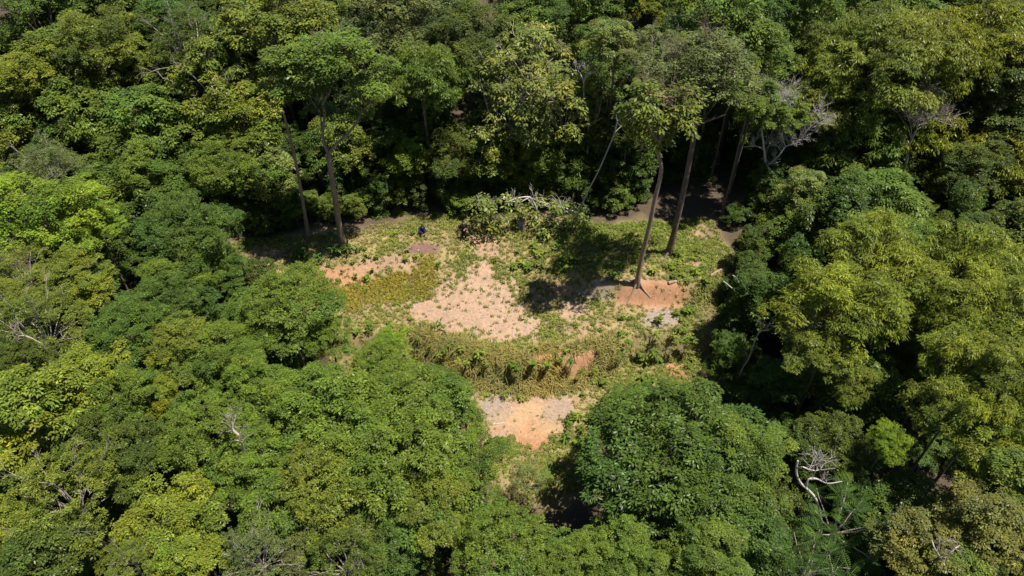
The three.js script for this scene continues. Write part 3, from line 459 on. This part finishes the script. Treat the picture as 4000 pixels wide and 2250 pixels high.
// ---------------------------------------------------------------- leafy plants with leaves one can pick out
function blade(len, wid, bend = 0.25, round = 0) {   // one large leaf, along +z, arched, folded at the midrib
  const n = 5, pos = [], idx = [];
  for (let i = 0; i <= n; i++) { const t = i / n, w = wid * 0.5 * (round ? Math.pow(Math.sin(Math.PI * Math.pow(clamp(t, 0.02, 0.99), 0.62)), 0.75) : Math.pow(Math.sin(Math.PI * clamp(t, 0.01, 0.99) ** 0.9), 0.9)), z = len * t * (1 - 0.15 * bend * t), y = len * bend * (0.55 * t - t * t); pos.push(-w, y + w * 0.28, z, 0, y, z, w, y + w * 0.28, z); }
  for (let i = 0; i < n; i++) { const a = 3 * i; for (const k of [0, 1]) idx.push(a + k, a + 3 + k, a + 1 + k, a + 1 + k, a + 3 + k, a + 4 + k); }
  const g = new THREE.BufferGeometry(); g.setAttribute('position', new THREE.Float32BufferAttribute(pos, 3)); g.setIndex(idx); g.computeVertexNormals(); return g;
}
const plantMat = (r, g, b, coat = 0.25) => new THREE.MeshPhysicalMaterial({ color: new THREE.Color().setRGB(r, g, b), roughness: 0.9, transmission: 0.28, thickness: 0, specularIntensity: 0.4, clearcoat: coat, clearcoatRoughness: 0.3, side: THREE.DoubleSide });
const PM = { dark: [plantMat(0.060, 0.140, 0.014), plantMat(0.085, 0.175, 0.016), plantMat(0.050, 0.115, 0.012)], lime: [plantMat(0.19, 0.27, 0.022), plantMat(0.23, 0.30, 0.026), plantMat(0.15, 0.225, 0.02)], mid: [plantMat(0.105, 0.19, 0.018), plantMat(0.13, 0.22, 0.02), plantMat(0.085, 0.16, 0.016)], yellow: [plantMat(0.34, 0.36, 0.04), plantMat(0.28, 0.34, 0.04), plantMat(0.40, 0.38, 0.05)] };
const stemMat = new THREE.MeshStandardMaterial({ color: new THREE.Color().setRGB(0.16, 0.17, 0.06), roughness: 0.9 });
const LONGLEAF = blade(0.42, 0.13, 0.5), HEART = blade(0.36, 0.34, 0.35, 1), BIGLEAF = blade(0.52, 0.24, 0.3);
function leafyPlant(name, label, p, size, n, leaf, mats, seed, o = {}) {
  const R = rng(seed), t = thing(name, label, 'plant', p.clone().add(V(0, -0.02, 0)), o.group), w = new Wood(), stems = o.stems ?? 3, tips = [];
  for (let k = 0; k < stems; k++) { const a = R() * 6.283, lean = (o.lean ?? 0.35) * size * R(), h = size * (0.45 + 0.5 * R()) * (o.tall ?? 1), tip = V(Math.cos(a) * lean, h, Math.sin(a) * lean); w.bent(V(Math.cos(a) * 0.06, -0.05, Math.sin(a) * 0.06), tip, 0.022 * size, 0.012 * size, R, 0.12, 5, 4); tips.push(tip); }
  part('stem', w.geometry(), stemMat, t);
  for (let k = 0; k < n; k++) {
    const tip = tips[k % stems], down = Math.floor(k / stems) / Math.max(1, n / stems), m = part('leaf', leaf, mats[Math.floor(R() * mats.length)], t), a = k * 2.4 + R(), q = 0.75 + 0.5 * R();
    m.position.set(tip.x * (1 - 0.35 * down), tip.y * (1 - 0.55 * down * R()), tip.z * (1 - 0.35 * down)); m.rotation.set(0, a, 0); m.rotateX(-0.75 + 1.15 * down + 0.35 * (R() - 0.5)); m.rotateZ(0.5 * (R() - 0.5)); m.scale.setScalar(size * q * (o.leafScale ?? 1));
  }
  return t;
}
[[1178, 1015, 1.15, 34, 'dark', 'tall dark rosette shrub with long glossy leaves, taller of the two at the grass edge'], [1252, 1030, 0.95, 26, 'dark', 'dark rosette shrub with long glossy leaves beside a taller one'], [1318, 1000, 1.15, 36, 'dark', 'broad dark rosette shrub growing at the foot of the tall forked tree'], [1362, 992, 1.0, 28, 'mid', 'rosette shrub with green strap leaves just beside the forked trunk'], [1402, 985, 0.75, 20, 'mid', 'smaller green rosette shrub beyond the forked trunk'], [1285, 1040, 0.55, 16, 'mid', 'little green rosette plant below the dark rosette shrubs'],
  [1715, 1045, 0.7, 18, 'dark', 'lone dark bushy plant on bare litter in the open clearing'], [1715, 1290, 0.9, 22, 'mid', 'green leafy plant with upright stem on the lower terrace edge'], [2228, 1430, 0.85, 30, 'dark', 'round dark bush on the orange soil strip'], [2050, 1250, 0.5, 12, 'lime', 'small lime plant standing alone in the litter'], [2335, 1175, 0.45, 10, 'lime', 'small lime plant below the shaded bank'],
].forEach(([a, b, s, n, m, label], i) => leafyPlant('rosette_shrub', label, onGround(a, b), s * 0.9, n, LONGLEAF, PM[m], 300 + i, { stems: 4 }));
[[1435, 1095, 1.1, 16, 'lime', 'plant with big heart-shaped lime leaves on the pink soil'], [1395, 1088, 0.7, 9, 'mid', 'low plant with heart-shaped leaves beside a larger lime one'], [1462, 1060, 0.8, 10, 'yellow', 'yellowish plant with rounded leaves behind the heart-leaved plant'], [1432, 1005, 0.7, 10, 'yellow', 'bright yellow-green plant near the rosette shrubs'], [1655, 1280, 0.8, 9, 'dark', 'dark round-leaved plant on the orange scar'], [2412, 1325, 0.9, 14, 'mid', 'round-leaved green plant alone in the grass'], [2078, 1440, 1.0, 14, 'mid', 'heart-leaved plant on the brow of the grassy bank'], [2140, 1435, 0.9, 14, 'lime', 'large-leaved lime plant on the brow of the grassy bank'], [2435, 1250, 0.7, 10, 'lime', 'lime plant with broad leaves below the eroded bank'], [2585, 1245, 0.7, 10, 'mid', 'green plant on the grey litter below the eroded bank'], [2180, 1075, 0.8, 12, 'yellow', 'yellow-leaved plant among the green weeds of the upper terrace'], [2390, 1090, 0.9, 16, 'mid', 'dense green plant at the shaded edge of the upper terrace'], [2180, 980, 0.9, 14, 'mid', 'green plant at the border of the tree shade'], [1580, 1310, 0.9, 16, 'lime', 'lime shrub at the lip of the grassy terrace'], [1660, 1400, 0.9, 14, 'mid', 'bushy green plant above the red scar'],
].forEach(([a, b, s, n, m, label], i) => leafyPlant('heart_leaved_plant', label, onGround(a, b), s * 0.75, n, HEART, PM[m], 400 + i, { stems: 3, leafScale: 0.9 }));
{ // big plants seen from above in the low foreground
  const p = atY(3065, 2030, 3.2); p.y = height(p.x, p.z);
  leafyPlant('large_leaved_sapling', 'sapling with very large glossy light-green leaves in the dark hollow', p, 1, 34, BIGLEAF, PM.lime, 501, { stems: 6, tall: 5.6, lean: 1.3, leafScale: 1.0 });
  const q = onGround(2135, 1900); leafyPlant('palmate_sapling', 'pale sapling with a star of long leaflets beside the deep-green dome', q, 1, 18, BIGLEAF, PM.mid, 503, { stems: 2, tall: 2.2, lean: 0.5, leafScale: 1.0 });
}
function frond(len, pairs) {   // a feather leaf along +z
  const pos = [], idx = []; let n = 0;
  const quad = (a, b, c, d) => { pos.push(...a, ...b, ...c, ...d); idx.push(n, n + 1, n + 2, n, n + 2, n + 3); n += 4; };
  for (let i = 0; i < pairs; i++) { const t = (i + 1) / pairs, z = len * t, y = -0.35 * len * t * t, L = len * 0.24 * Math.sin(Math.PI * (0.22 + 0.7 * t)); for (const s of [-1, 1]) quad([0, y, z], [s * L * 0.5, y - 0.03, z + L * 0.02], [s * L, y - 0.12 * L - 0.02, z + L * 0.3], [s * L * 0.45, y + 0.01, z + L * 0.34]); }
  quad([-0.008, 0, 0], [0.008, 0, 0], [0.004, -0.35 * len, len], [-0.004, -0.35 * len, len]);
  const g = new THREE.BufferGeometry(); g.setAttribute('position', new THREE.Float32BufferAttribute(pos, 3)); g.setIndex(idx); g.computeVertexNormals(); return g;
}
const FRONDS = [frond(0.75, 10), frond(0.62, 9)], FM = [plantMat(0.045, 0.105, 0.014, 0.9), plantMat(0.06, 0.125, 0.014, 0.9), plantMat(0.085, 0.165, 0.015, 0.8)];
function featherTree(label, px, py, y, r, n, seed, mats = FM, kind = 0.8) {
  const c = atY(px, py, y), gy = height(c.x, c.z), t = thing('feather_leaved_tree', label, 'tree', V(c.x, gy - 0.05, c.z)), R = rng(seed), w = new Wood(), hub = V(0, y - gy - 1.6, 0);
  w.bent(V(0, 0, 0), hub, 0.1, 0.07, R, 0.06, 7, 6); const ends = [];
  for (let k = 0; k < 12; k++) { const a = k * 2.4, d = r * Math.sqrt((k + 0.6) / 12), e = V(Math.cos(a) * d, y - gy + kind * (1 - (d / r) ** 2) + 0.5 * (R() - 0.5), Math.sin(a) * d); w.bent(hub, e, 0.04, 0.018, R, 0.15, 5, 4); ends.push(e); }
  part('trunk', w.geometry(), barkPale, t);
  for (let k = 0; k < n; k++) { const m = part('frond', FRONDS[k % 2], mats[Math.floor(R() * mats.length)], t), e = ends[k % 12]; m.position.set(e.x + 0.25 * (R() - 0.5), e.y - 0.45 * R(), e.z + 0.25 * (R() - 0.5)); m.rotation.set(0, k * 2.4 + R(), 0); m.rotateX(0.15 - 0.7 * R()); m.scale.setScalar(0.8 + 0.5 * R()); }
}
featherTree('glossy dark feather-leaved tree in the shaded hollow beside a sawn-off limb', 3290, 2020, 4.2, 2.1, 110, 601);
featherTree('second glossy feather-leaved tree, lower, at the edge of the brown crowns', 3180, 2190, 4.4, 1.7, 84, 603);
featherTree('feather-leaved yellow-green tree between the tall bare tree and the long-leaved crowns', 3560, 800, 5, 1.7, 70, 607, PM.lime);

// ---------------------------------------------------------------- weeds and small shrubs of the clearing
{
  const R = rng(808), make = (n, leaf, wid, h, seed) => { const r = rng(seed), L = new Leaves(64); for (let k = 0; k < n; k++) { const a = k * 2.4 + r(), up = V(0.4 * (r() - 0.5), 1, 0.4 * (r() - 0.5)).normalize(), ax = V(Math.cos(a), 0.5 * r() - 0.1, Math.sin(a)).normalize(), y = h * (0.15 + 0.85 * r()), q = 0.12 * h * r(), v = 0.7 + 0.6 * r(); L.add(V(Math.cos(a) * q, y, Math.sin(a) * q), ax, up, leaf * (0.7 + 0.6 * r()), wid * (0.7 + 0.6 * r()), -0.02, [v, v, v]); } return L.geometry(); };
  const geos = [make(18, 0.26, 0.11, 0.3, 1), make(22, 0.22, 0.10, 0.42, 2), make(26, 0.30, 0.10, 0.55, 3), make(30, 0.24, 0.13, 0.5, 4)];
  const weedMat = (r, g, b) => leafMat(r, g, b), mats = [weedMat(0.135, 0.205, 0.02), weedMat(0.19, 0.26, 0.026), weedMat(0.10, 0.165, 0.018), weedMat(0.24, 0.28, 0.035), weedMat(0.11, 0.145, 0.02)];
  const names = ['green leafy weed', 'lime leafy weed', 'dark leafy weed', 'yellow-green leafy weed', 'dull green weed'];
  const areas = [[2180, 1000, 260, 80, 62, 'on the upper terrace', 1.25], [2480, 1040, 130, 60, 22, 'round the crooked trunk', 1.1], [2690, 1060, 90, 80, 34, 'on the sunny upper corner of the clearing', 1.2], [1560, 1290, 170, 70, 34, 'on the grassy terrace lip', 1.1], [1720, 1400, 170, 50, 34, 'above the red scar', 1.1], [2060, 1400, 200, 50, 26, 'on the brow of the bank', 1], [2080, 1545, 200, 25, 20, 'at the foot of the grassy bank', 0.9], [2230, 1690, 80, 90, 26, 'on the low ground beside the deep-green dome', 1.1], [1400, 1000, 300, 40, 26, 'along the foot of the tree wall', 0.9], [1330, 1120, 120, 60, 16, 'on the pink soil', 0.8], [2350, 1300, 250, 90, 26, 'scattered over the grass', 0.85], [2640, 1330, 90, 140, 30, 'along the shaded border of the clearing', 1.3], [1700, 930, 250, 40, 16, 'near the people', 0.8], [2450, 1450, 200, 70, 30, 'beside the twiggy bush', 1.2], [1850, 1250, 300, 120, 10, 'in the bare litter', 0.7]];
  for (const [cx, cy, rx, ry, n, where, s] of areas) for (let k = 0; k < n; k++) {
    const a = R() * 6.283, d = Math.sqrt(R()), p = onGround(cx + rx * d * Math.cos(a), cy + ry * d * Math.sin(a)), m = Math.floor(R() * 5), b = bare(p.x, p.z)[0], g = geos[Math.floor(R() * 4)], q = 0.78 * s * (0.6 + 0.8 * R()), turn = R() * 6.283;
    if (insideDistance(p.x, p.z) < -2.5 || (b > 0.75 && R() < 0.6) || R() < 0.25) continue;
    const label = `${names[m]} ${where}`, o = new THREE.Mesh(g, mats[m]); o.name = numbered('weed'); o.userData = { label, category: 'weed', group: label.replace('weed', 'weeds') };
    o.position.set(p.x, p.y - 0.02, p.z); o.rotation.y = turn; o.scale.setScalar(q); o.castShadow = o.receiveShadow = true; scene.add(o);
  }
}
// ---------------------------------------------------------------- grass and litter
function tuft(n, h, spread, droop, seed) {
  const R = rng(seed), pos = [], idx = [], col = []; let v = 0;
  for (let k = 0; k < n; k++) {
    const a = R() * 6.283, r = spread * Math.sqrt(R()), x = Math.cos(a * 3 + k) * r, z = Math.sin(a * 3 + k) * r, L = h * (0.55 + 0.7 * R()), dx = Math.cos(a), dz = Math.sin(a), out = (0.25 + 0.6 * R()) * droop, w = 0.011 + 0.011 * R(), t = 0.7 + 0.6 * R(), px = -dz * w, pz = dx * w;
    pos.push(x - px, 0, z - pz, x + px, 0, z + pz, x + dx * L * out * 0.4 + px * 0.8, L * 0.62, z + dz * L * out * 0.4 + pz * 0.8, x + dx * L * out * 0.4 - px * 0.8, L * 0.62, z + dz * L * out * 0.4 - pz * 0.8, x + dx * L * out, L * (0.95 - 0.5 * out), z + dz * L * out);
    for (let q = 0; q < 5; q++) col.push(t, t, t);
    idx.push(v, v + 1, v + 2, v, v + 2, v + 3, v + 3, v + 2, v + 4); v += 5;
  }
  const g = new THREE.BufferGeometry(); g.setAttribute('position', new THREE.Float32BufferAttribute(pos, 3)); g.setAttribute('color', new THREE.Float32BufferAttribute(col, 3)); g.setIndex(idx); return g;
}
function scatter(name, label, category, geo, mat, list) {   // list of [x, y, z, size, turn, tilt, r, g, b]
  const m = new THREE.InstancedMesh(geo, mat, list.length), d = new THREE.Object3D(), c = new THREE.Color();
  list.forEach(([x, y, z, s, a, tilt, r, g, b], i) => { d.position.set(x, y, z); d.rotation.set(tilt, a, 0, 'XYZ'); d.scale.setScalar(s); d.updateMatrix(); m.setMatrixAt(i, d.matrix); m.setColorAt(i, c.setRGB(r, g, b)); });
  m.name = name; m.userData = { kind: 'stuff', label, category }; m.castShadow = m.receiveShadow = true; scene.add(m);
}
{
  const R = rng(909), short = [], long = [], golden = [], litter = [], clods = [], grassMat = new THREE.MeshPhysicalMaterial({ color: 0xffffff, vertexColors: true, roughness: 0.9, transmission: 0.25, thickness: 0, specularIntensity: 0.3, side: THREE.DoubleSide, flatShading: true });
  const gl = onGround(1400, 1150), gr = onGround(1660, 1090);
  for (let k = 0; k < 90000; k++) {
    const x = lerp(-22, 20, R()), z = lerp(-47, -17, R()), e = insideDistance(x, z), pick = R(), hue = fbm(x * 0.5 + 9, z * 0.5, 3), fine = R(), size = R(), turn = R() * 6.283;
    if (e < -1.4 + 1.5 * hue) continue;
    const b = bare(x, z), y = height(x, z), ex = x - 1.2, zf = Math.max(-31.6, -29.3 - 0.045 * ex * ex), onBank = z > zf - 1.9 && z < zf + 0.25 && x > -6.5 && x < 7;
    const lush = S(0.35, 0.65, fbm(x * 0.33 + 31, z * 0.33 + 7, 3)), upper = S(-36.5, -39.5, z) * S(0, 4, x), g = clamp(0.35 + 0.5 * lush + 0.5 * upper);
    const col = [lerp(0.37, 0.21, g) * (0.7 + 0.6 * fine), lerp(0.30, 0.26, g) * (0.7 + 0.6 * fine), lerp(0.115, 0.045, g) * (0.7 + 0.6 * fine)];
    if (onBank && b[0] < 0.75) { if (pick < 0.55) { const t = hue + 0.5 * (fine - 0.5); long.push([x, y - 0.03, z, 0.7 + 0.7 * size, turn, 0.45, lerp(0.36, 0.22, t), lerp(0.27, 0.225, t), 0.075]); } continue; }
    const band = Math.abs((z - gl.z) - (x - gl.x) * (gr.z - gl.z) / (gr.x - gl.x));
    if (band < 1.1 + 1.1 * (hue - 0.5) * 3 && x > gl.x - 5 && x < gr.x + 1.5 * hue && b[0] < 0.6 && pick < 0.42) { golden.push([x, y - 0.02, z, 0.7 + 0.6 * size, turn, 0.2, lerp(0.36, 0.24, hue) * (0.7 + 0.6 * fine), lerp(0.25, 0.25, hue) * (0.7 + 0.6 * fine), 0.04]); continue; }
    if (pick < (1 - 0.93 * b[0]) * (0.30 + 0.45 * lush + 0.3 * upper)) short.push([x, y - 0.02, z, (0.55 + 0.8 * size) * (0.8 + 0.35 * g), turn, 0, ...col]);
    else if (pick > 0.985 - 0.3 * b[0] * (b[3] > 0.16 ? 1 : 0.12)) { const v = 0.24 + 0.36 * fine * fine; litter.push([x, y + 0.015, z, 0.5 + 0.7 * size, turn, 0.5 * (fine - 0.5), v, v * 0.86, v * 0.78]); }
    else if (b[0] > 0.7 && b[3] < 0.16 && pick > 0.9) clods.push([x, y, z, 0.4 + 0.9 * size * size, turn, fine, b[1] * 0.95, b[2] * 0.92, b[3] * 0.9]);
  }
  scatter('short_grass', 'thin short olive grass over the clearing', 'grass', tuft(11, 0.21, 0.15, 1.2, 5), grassMat, short);
  scatter('long_grass', 'long tan grass hanging over the curved bank', 'grass', tuft(16, 0.55, 0.14, 1.5, 6), grassMat, long);
  scatter('golden_grass', 'golden brown grass on the low slope', 'grass', tuft(14, 0.34, 0.15, 1.2, 7), grassMat, golden);
  const lf = new Leaves(2); lf.add(V(-0.06, 0, 0), V(1, 0.1, 0).normalize(), V(0, 1, 0), 0.13, 0.06, 0.012, [1, 1, 1]);
  scatter('leaf_litter', 'pale dry fallen leaves on bare soil', 'leaf litter', lf.geometry(), new THREE.MeshStandardMaterial({ color: 0xffffff, vertexColors: true, roughness: 0.75, side: THREE.DoubleSide, flatShading: true }), litter);
  const clod = new THREE.IcosahedronGeometry(0.045, 0); scatter('soil_clods', 'small orange clods of loose soil', 'soil', clod, new THREE.MeshStandardMaterial({ color: 0xffffff, roughness: 1, flatShading: true }), clods);
}
// ---------------------------------------------------------------- logs and sticks on the ground
function stick(name, label, a, b, r, mat, seed) {
  const p = onGround(...a), q = onGround(...b), o = thing(name, label, 'dead wood', p), w = new Wood(), R = rng(seed); p.y += r * 0.6; q.y += r * 0.6;
  w.bent(p, q, r, r * 0.75, R, 0.05, 8, 5); part('wood', shifted(w.geometry(), o), mat, o);
  if (r > 0.05) { const s = new Wood(), m = p.clone().lerp(q, 0.6); s.bent(m, m.clone().add(V(0.25, 0.25, 0.2)), r * 0.4, r * 0.2, R, 0.1, 5, 3); part('side_branch', shifted(s.geometry(), o), mat, o); }
}
stick('fallen_log', 'pale fallen log lying among weeds on the upper terrace', [2610, 1108], [2705, 1088], 0.12, barkTan, 1);
stick('fallen_log', 'short brown log half in shade at the clearing corner', [2775, 1078], [2830, 1050], 0.10, barkTan, 2);
stick('dry_stick', 'straight white stick on the lower bare patch', [1900, 1662], [1972, 1650], 0.035, barkWhite, 3);
stick('dry_stick', 'thin pale stick in the grass below the shaded bank', [2222, 1265], [2235, 1238], 0.025, barkWhite, 4);
stick('dry_stick', 'forked root lying down the orange bank', [2530, 1160], [2560, 1195], 0.05, bark, 5);
stick('dry_stick', 'dark exposed root along the top of the orange bank', [2440, 1172], [2530, 1158], 0.05, bark, 6);
stick('dry_stick', 'grey exposed root reaching from the crooked trunk', [2495, 1112], [2560, 1132], 0.06, barkTan, 7);

// ---------------------------------------------------------------- people at the edge of the trees
function marching(bones, cell, smoothing) {   // bones: [ax, ay, az, ra, bx, by, bz, rb]
  const lo = V(1e9, 1e9, 1e9), hi = V(-1e9, -1e9, -1e9);
  for (const b of bones) for (const o of [0, 4]) { lo.min(V(b[o] - b[o + 3], b[o + 1] - b[o + 3], b[o + 2] - b[o + 3])); hi.max(V(b[o] + b[o + 3], b[o + 1] + b[o + 3], b[o + 2] + b[o + 3])); }
  const mid = lo.clone().add(hi).multiplyScalar(0.5), half = Math.max(hi.x - lo.x, hi.y - lo.y, hi.z - lo.z) / 2 + 4 * cell, n = Math.min(120, Math.ceil(2 * half / cell)), mc = new MarchingCubes(n, new THREE.MeshBasicMaterial(), false, false, 120000), hs = n / 2;
  for (let k = 0; k < n; k++) for (let j = 0; j < n; j++) for (let i = 0; i < n; i++) {
    const x = mid.x + (i - hs) / hs * half, y = mid.y + (j - hs) / hs * half, z = mid.z + (k - hs) / hs * half; let d = 1e3;
    for (const b of bones) {
      const ex = b[4] - b[0], ey = b[5] - b[1], ez = b[6] - b[2], t = clamp(((x - b[0]) * ex + (y - b[1]) * ey + (z - b[2]) * ez) / (ex * ex + ey * ey + ez * ez + 1e-9)), q = Math.hypot(x - b[0] - ex * t, y - b[1] - ey * t, z - b[2] - ez * t) - lerp(b[3], b[7], t);
      const h = Math.max(smoothing - Math.abs(d - q), 0) / smoothing; d = Math.min(d, q) - h * h * smoothing * 0.25;
    }
    mc.field[i + j * n + k * n * n] = -d;
  }
  mc.isolation = 0; mc.update();
  const g = new THREE.BufferGeometry(); g.setAttribute('position', new THREE.BufferAttribute(mc.positionArray.slice(0, mc.count * 3), 3)); g.scale(half, half, half); g.translate(mid.x, mid.y, mid.z); g.computeVertexNormals(); return g;
}
const skin = new THREE.MeshStandardMaterial({ color: new THREE.Color().setRGB(0.34, 0.17, 0.11), roughness: 0.6 }), cloth = (r, g, b) => new THREE.MeshStandardMaterial({ color: new THREE.Color().setRGB(r, g, b), roughness: 0.95 }), hairMat = cloth(0.012, 0.010, 0.009);
function hand(w, dir, s) {   // palm, four fingers and a thumb, lightly curled
  const out = [], side = V(-dir.z, 0, dir.x).normalize(); if (side.lengthSq() < 0.5) side.set(1, 0, 0); const fwd = dir.clone().normalize(), inn = V().crossVectors(fwd, side).normalize(), at = (f, l, u) => w.clone().addScaledVector(fwd, f).addScaledVector(side, l * s).addScaledVector(inn, u);
  const bone = (a, ra, b, rb) => out.push([a.x, a.y, a.z, ra, b.x, b.y, b.z, rb]);
  bone(at(0, 0, 0), 0.026, at(0.075, -0.018, 0), 0.02); bone(at(0.01, 0.012, 0), 0.022, at(0.075, 0.02, 0), 0.018);
  [[-0.033, 0.062], [-0.011, 0.078], [0.011, 0.072], [0.032, 0.055]].forEach(([l, L]) => { bone(at(0.08, l, 0), 0.0095, at(0.08 + L * 0.5, l * 1.1, 0.008), 0.009); bone(at(0.08 + L * 0.5, l * 1.1, 0.008), 0.009, at(0.08 + L * 0.85, l * 1.1, 0.034), 0.008); });
  bone(at(0.02, -0.03, 0.004), 0.012, at(0.05, -0.058, 0.016), 0.01); bone(at(0.05, -0.058, 0.016), 0.01, at(0.078, -0.062, 0.03), 0.0085);
  return out;
}
function person(label, at, turn, J, shirt, trousers, o = {}) {
  const t = thing('person', label, 'person', at), b = (a, ra, c, rc) => [...J[a], ra, ...J[c], rc]; t.rotation.y = turn;
  const dirOf = (a, c) => V(...J[c]).sub(V(...J[a])).normalize(), neck = V(...J.neck), head = V(...J.head), face = V(...(o.face ?? [0, 0, 1])), up = head.clone().sub(neck).normalize(), sideways = V().crossVectors(up, face).normalize();
  const core = [b('pelvis', 0.125, 'belly', 0.12), b('belly', 0.12, 'chest', 0.135), [...V(...J.chest).lerp(V(...J.ls), 0.5).toArray(), 0.10, ...J.ls, 0.065], [...V(...J.chest).lerp(V(...J.rs), 0.5).toArray(), 0.10, ...J.rs, 0.065], b('chest', 0.1, 'neck', 0.058)];
  const arms = [b('ls', 0.055, 'le', 0.042), b('rs', 0.055, 're', 0.042)], fore = [b('le', 0.042, 'lw', 0.028), b('re', 0.042, 'rw', 0.028)];
  const legs = [b('pelvis', 0.12, 'lh', 0.095), b('pelvis', 0.12, 'rh', 0.095), b('lh', 0.095, 'lk', 0.058), b('lk', 0.058, 'la', 0.04), b('rh', 0.095, 'rk', 0.058), b('rk', 0.058, 'ra', 0.04)], feet = [b('la', 0.042, 'lt', 0.032), b('ra', 0.042, 'rt', 0.032)];
  const f = (u, s, d) => head.clone().addScaledVector(up, u).addScaledVector(sideways, s).addScaledVector(face, d).toArray();
  const skull = [[...f(0.03, 0, -0.015), 0.088, ...f(0.02, 0, 0.02), 0.082], [...f(-0.05, 0, 0.03), 0.06, ...f(-0.085, 0, 0.05), 0.038], [...f(0.0, 0, 0.095), 0.012, ...f(-0.03, 0, 0.112), 0.016], [...f(-0.01, 0.085, 0), 0.018, ...f(-0.03, 0.085, 0), 0.014], [...f(-0.01, -0.085, 0), 0.018, ...f(-0.03, -0.085, 0), 0.014], [...f(-0.062, 0.02, 0.086), 0.01, ...f(-0.062, -0.02, 0.086), 0.01], [...f(0.02, 0.035, 0.085), 0.012, ...f(0.02, 0.045, 0.08), 0.012], [...f(0.02, -0.035, 0.085), 0.012, ...f(0.02, -0.045, 0.08), 0.012], [...J.neck, 0.055, ...f(-0.04, 0, -0.01), 0.055]];
  const body = mergeGeometries([marching([...core, ...arms, ...fore, ...legs, ...feet, [...J.neck, 0.056, ...J.head, 0.06]], 0.014, 0.05), marching(skull, 0.006, 0.018), marching(hand(V(...J.lw), dirOf('le', 'lw'), 1), 0.004, 0.008), marching(hand(V(...J.rw), dirOf('re', 'rw'), -1), 0.004, 0.008)]);
  part('body', body, skin, t);
  const grow = (list, k) => list.map((q) => [q[0], q[1], q[2], q[3] + k, q[4], q[5], q[6], q[7] + k]);
  part('shirt', marching([...grow(core.slice(0, 4), 0.02), ...grow(o.longSleeves ? [...arms, ...fore] : arms, 0.02)], 0.014, 0.06), shirt, t);
  part('trousers', marching(grow(legs, 0.022), 0.014, 0.05), trousers, t);
  part('shoes', marching(grow(feet, 0.016), 0.012, 0.03), cloth(0.02, 0.02, 0.022), t);
  part('hair', marching([[...f(0.055, 0, -0.02), 0.092, ...f(0.0, 0, -0.045), 0.085]], 0.008, 0.02), hairMat, t);
}
const stand = { pelvis: [0, 0.95, 0], belly: [0, 1.1, 0.01], chest: [0, 1.3, 0], neck: [0, 1.47, 0], head: [0, 1.58, 0.02], ls: [0.18, 1.38, 0], rs: [-0.18, 1.38, 0], lh: [0.09, 0.88, 0], rh: [-0.09, 0.88, 0], lk: [0.11, 0.48, 0.03], rk: [-0.10, 0.48, 0.02], la: [0.13, 0.08, 0], ra: [-0.12, 0.08, 0], lt: [0.15, 0.035, 0.15], rt: [-0.14, 0.035, 0.15] };
person('person in black clothes standing with one forearm held across the body', onGround(1813, 936), 0.25, { ...stand, le: [0.24, 1.12, 0.04], lw: [0.05, 1.12, 0.22], re: [-0.25, 1.12, -0.03], rw: [-0.24, 0.88, 0.06] }, cloth(0.010, 0.010, 0.012), cloth(0.012, 0.013, 0.018));
person('person in pale blue jeans standing half hidden under the arching pale branches', onGround(2036, 902), -0.15, { ...stand, le: [0.26, 1.12, 0], lw: [0.24, 0.90, 0.08], re: [-0.26, 1.12, 0], rw: [-0.24, 0.90, 0.10] }, cloth(0.05, 0.06, 0.05), cloth(0.20, 0.25, 0.36));
person('person crouching in dark blue clothes in the tree shade beside a white bottle', onGround(1648, 915), 0.5, { pelvis: [0, 0.30, -0.12], belly: [0, 0.42, -0.04], chest: [0, 0.60, 0.06], neck: [0, 0.75, 0.13], head: [0, 0.84, 0.19], ls: [0.17, 0.67, 0.08], rs: [-0.17, 0.67, 0.08], le: [0.22, 0.45, 0.26], lw: [0.10, 0.38, 0.44], re: [-0.22, 0.45, 0.26], rw: [-0.10, 0.38, 0.44], lh: [0.09, 0.27, -0.08], rh: [-0.09, 0.27, -0.08], lk: [0.17, 0.46, 0.26], rk: [-0.17, 0.46, 0.26], la: [0.13, 0.08, 0.10], ra: [-0.13, 0.08, 0.10], lt: [0.15, 0.035, 0.25], rt: [-0.15, 0.035, 0.25] }, cloth(0.010, 0.014, 0.075), cloth(0.010, 0.013, 0.06), { longSleeves: true, face: [0, -0.35, 0.94] });
{
  const p = onGround(1637, 924), o = thing('bottle', 'small white bottle standing in sunlight beside the crouching person', 'bottle', p), white = new THREE.MeshStandardMaterial({ color: new THREE.Color().setRGB(0.8, 0.8, 0.78), roughness: 0.4 });
  part('body', new THREE.LatheGeometry([[0, 0], [0.05, 0], [0.055, 0.02], [0.055, 0.15], [0.045, 0.19], [0.02, 0.21], [0.02, 0.225], [0, 0.225]].map(([a, b]) => new THREE.Vector2(a, b)), 16), white, o);
  part('cap', new THREE.LatheGeometry([[0, 0.226], [0.024, 0.226], [0.024, 0.255], [0, 0.26]].map(([a, b]) => new THREE.Vector2(a, b)), 14), white, o);
}
renderer.render(scene, camera);
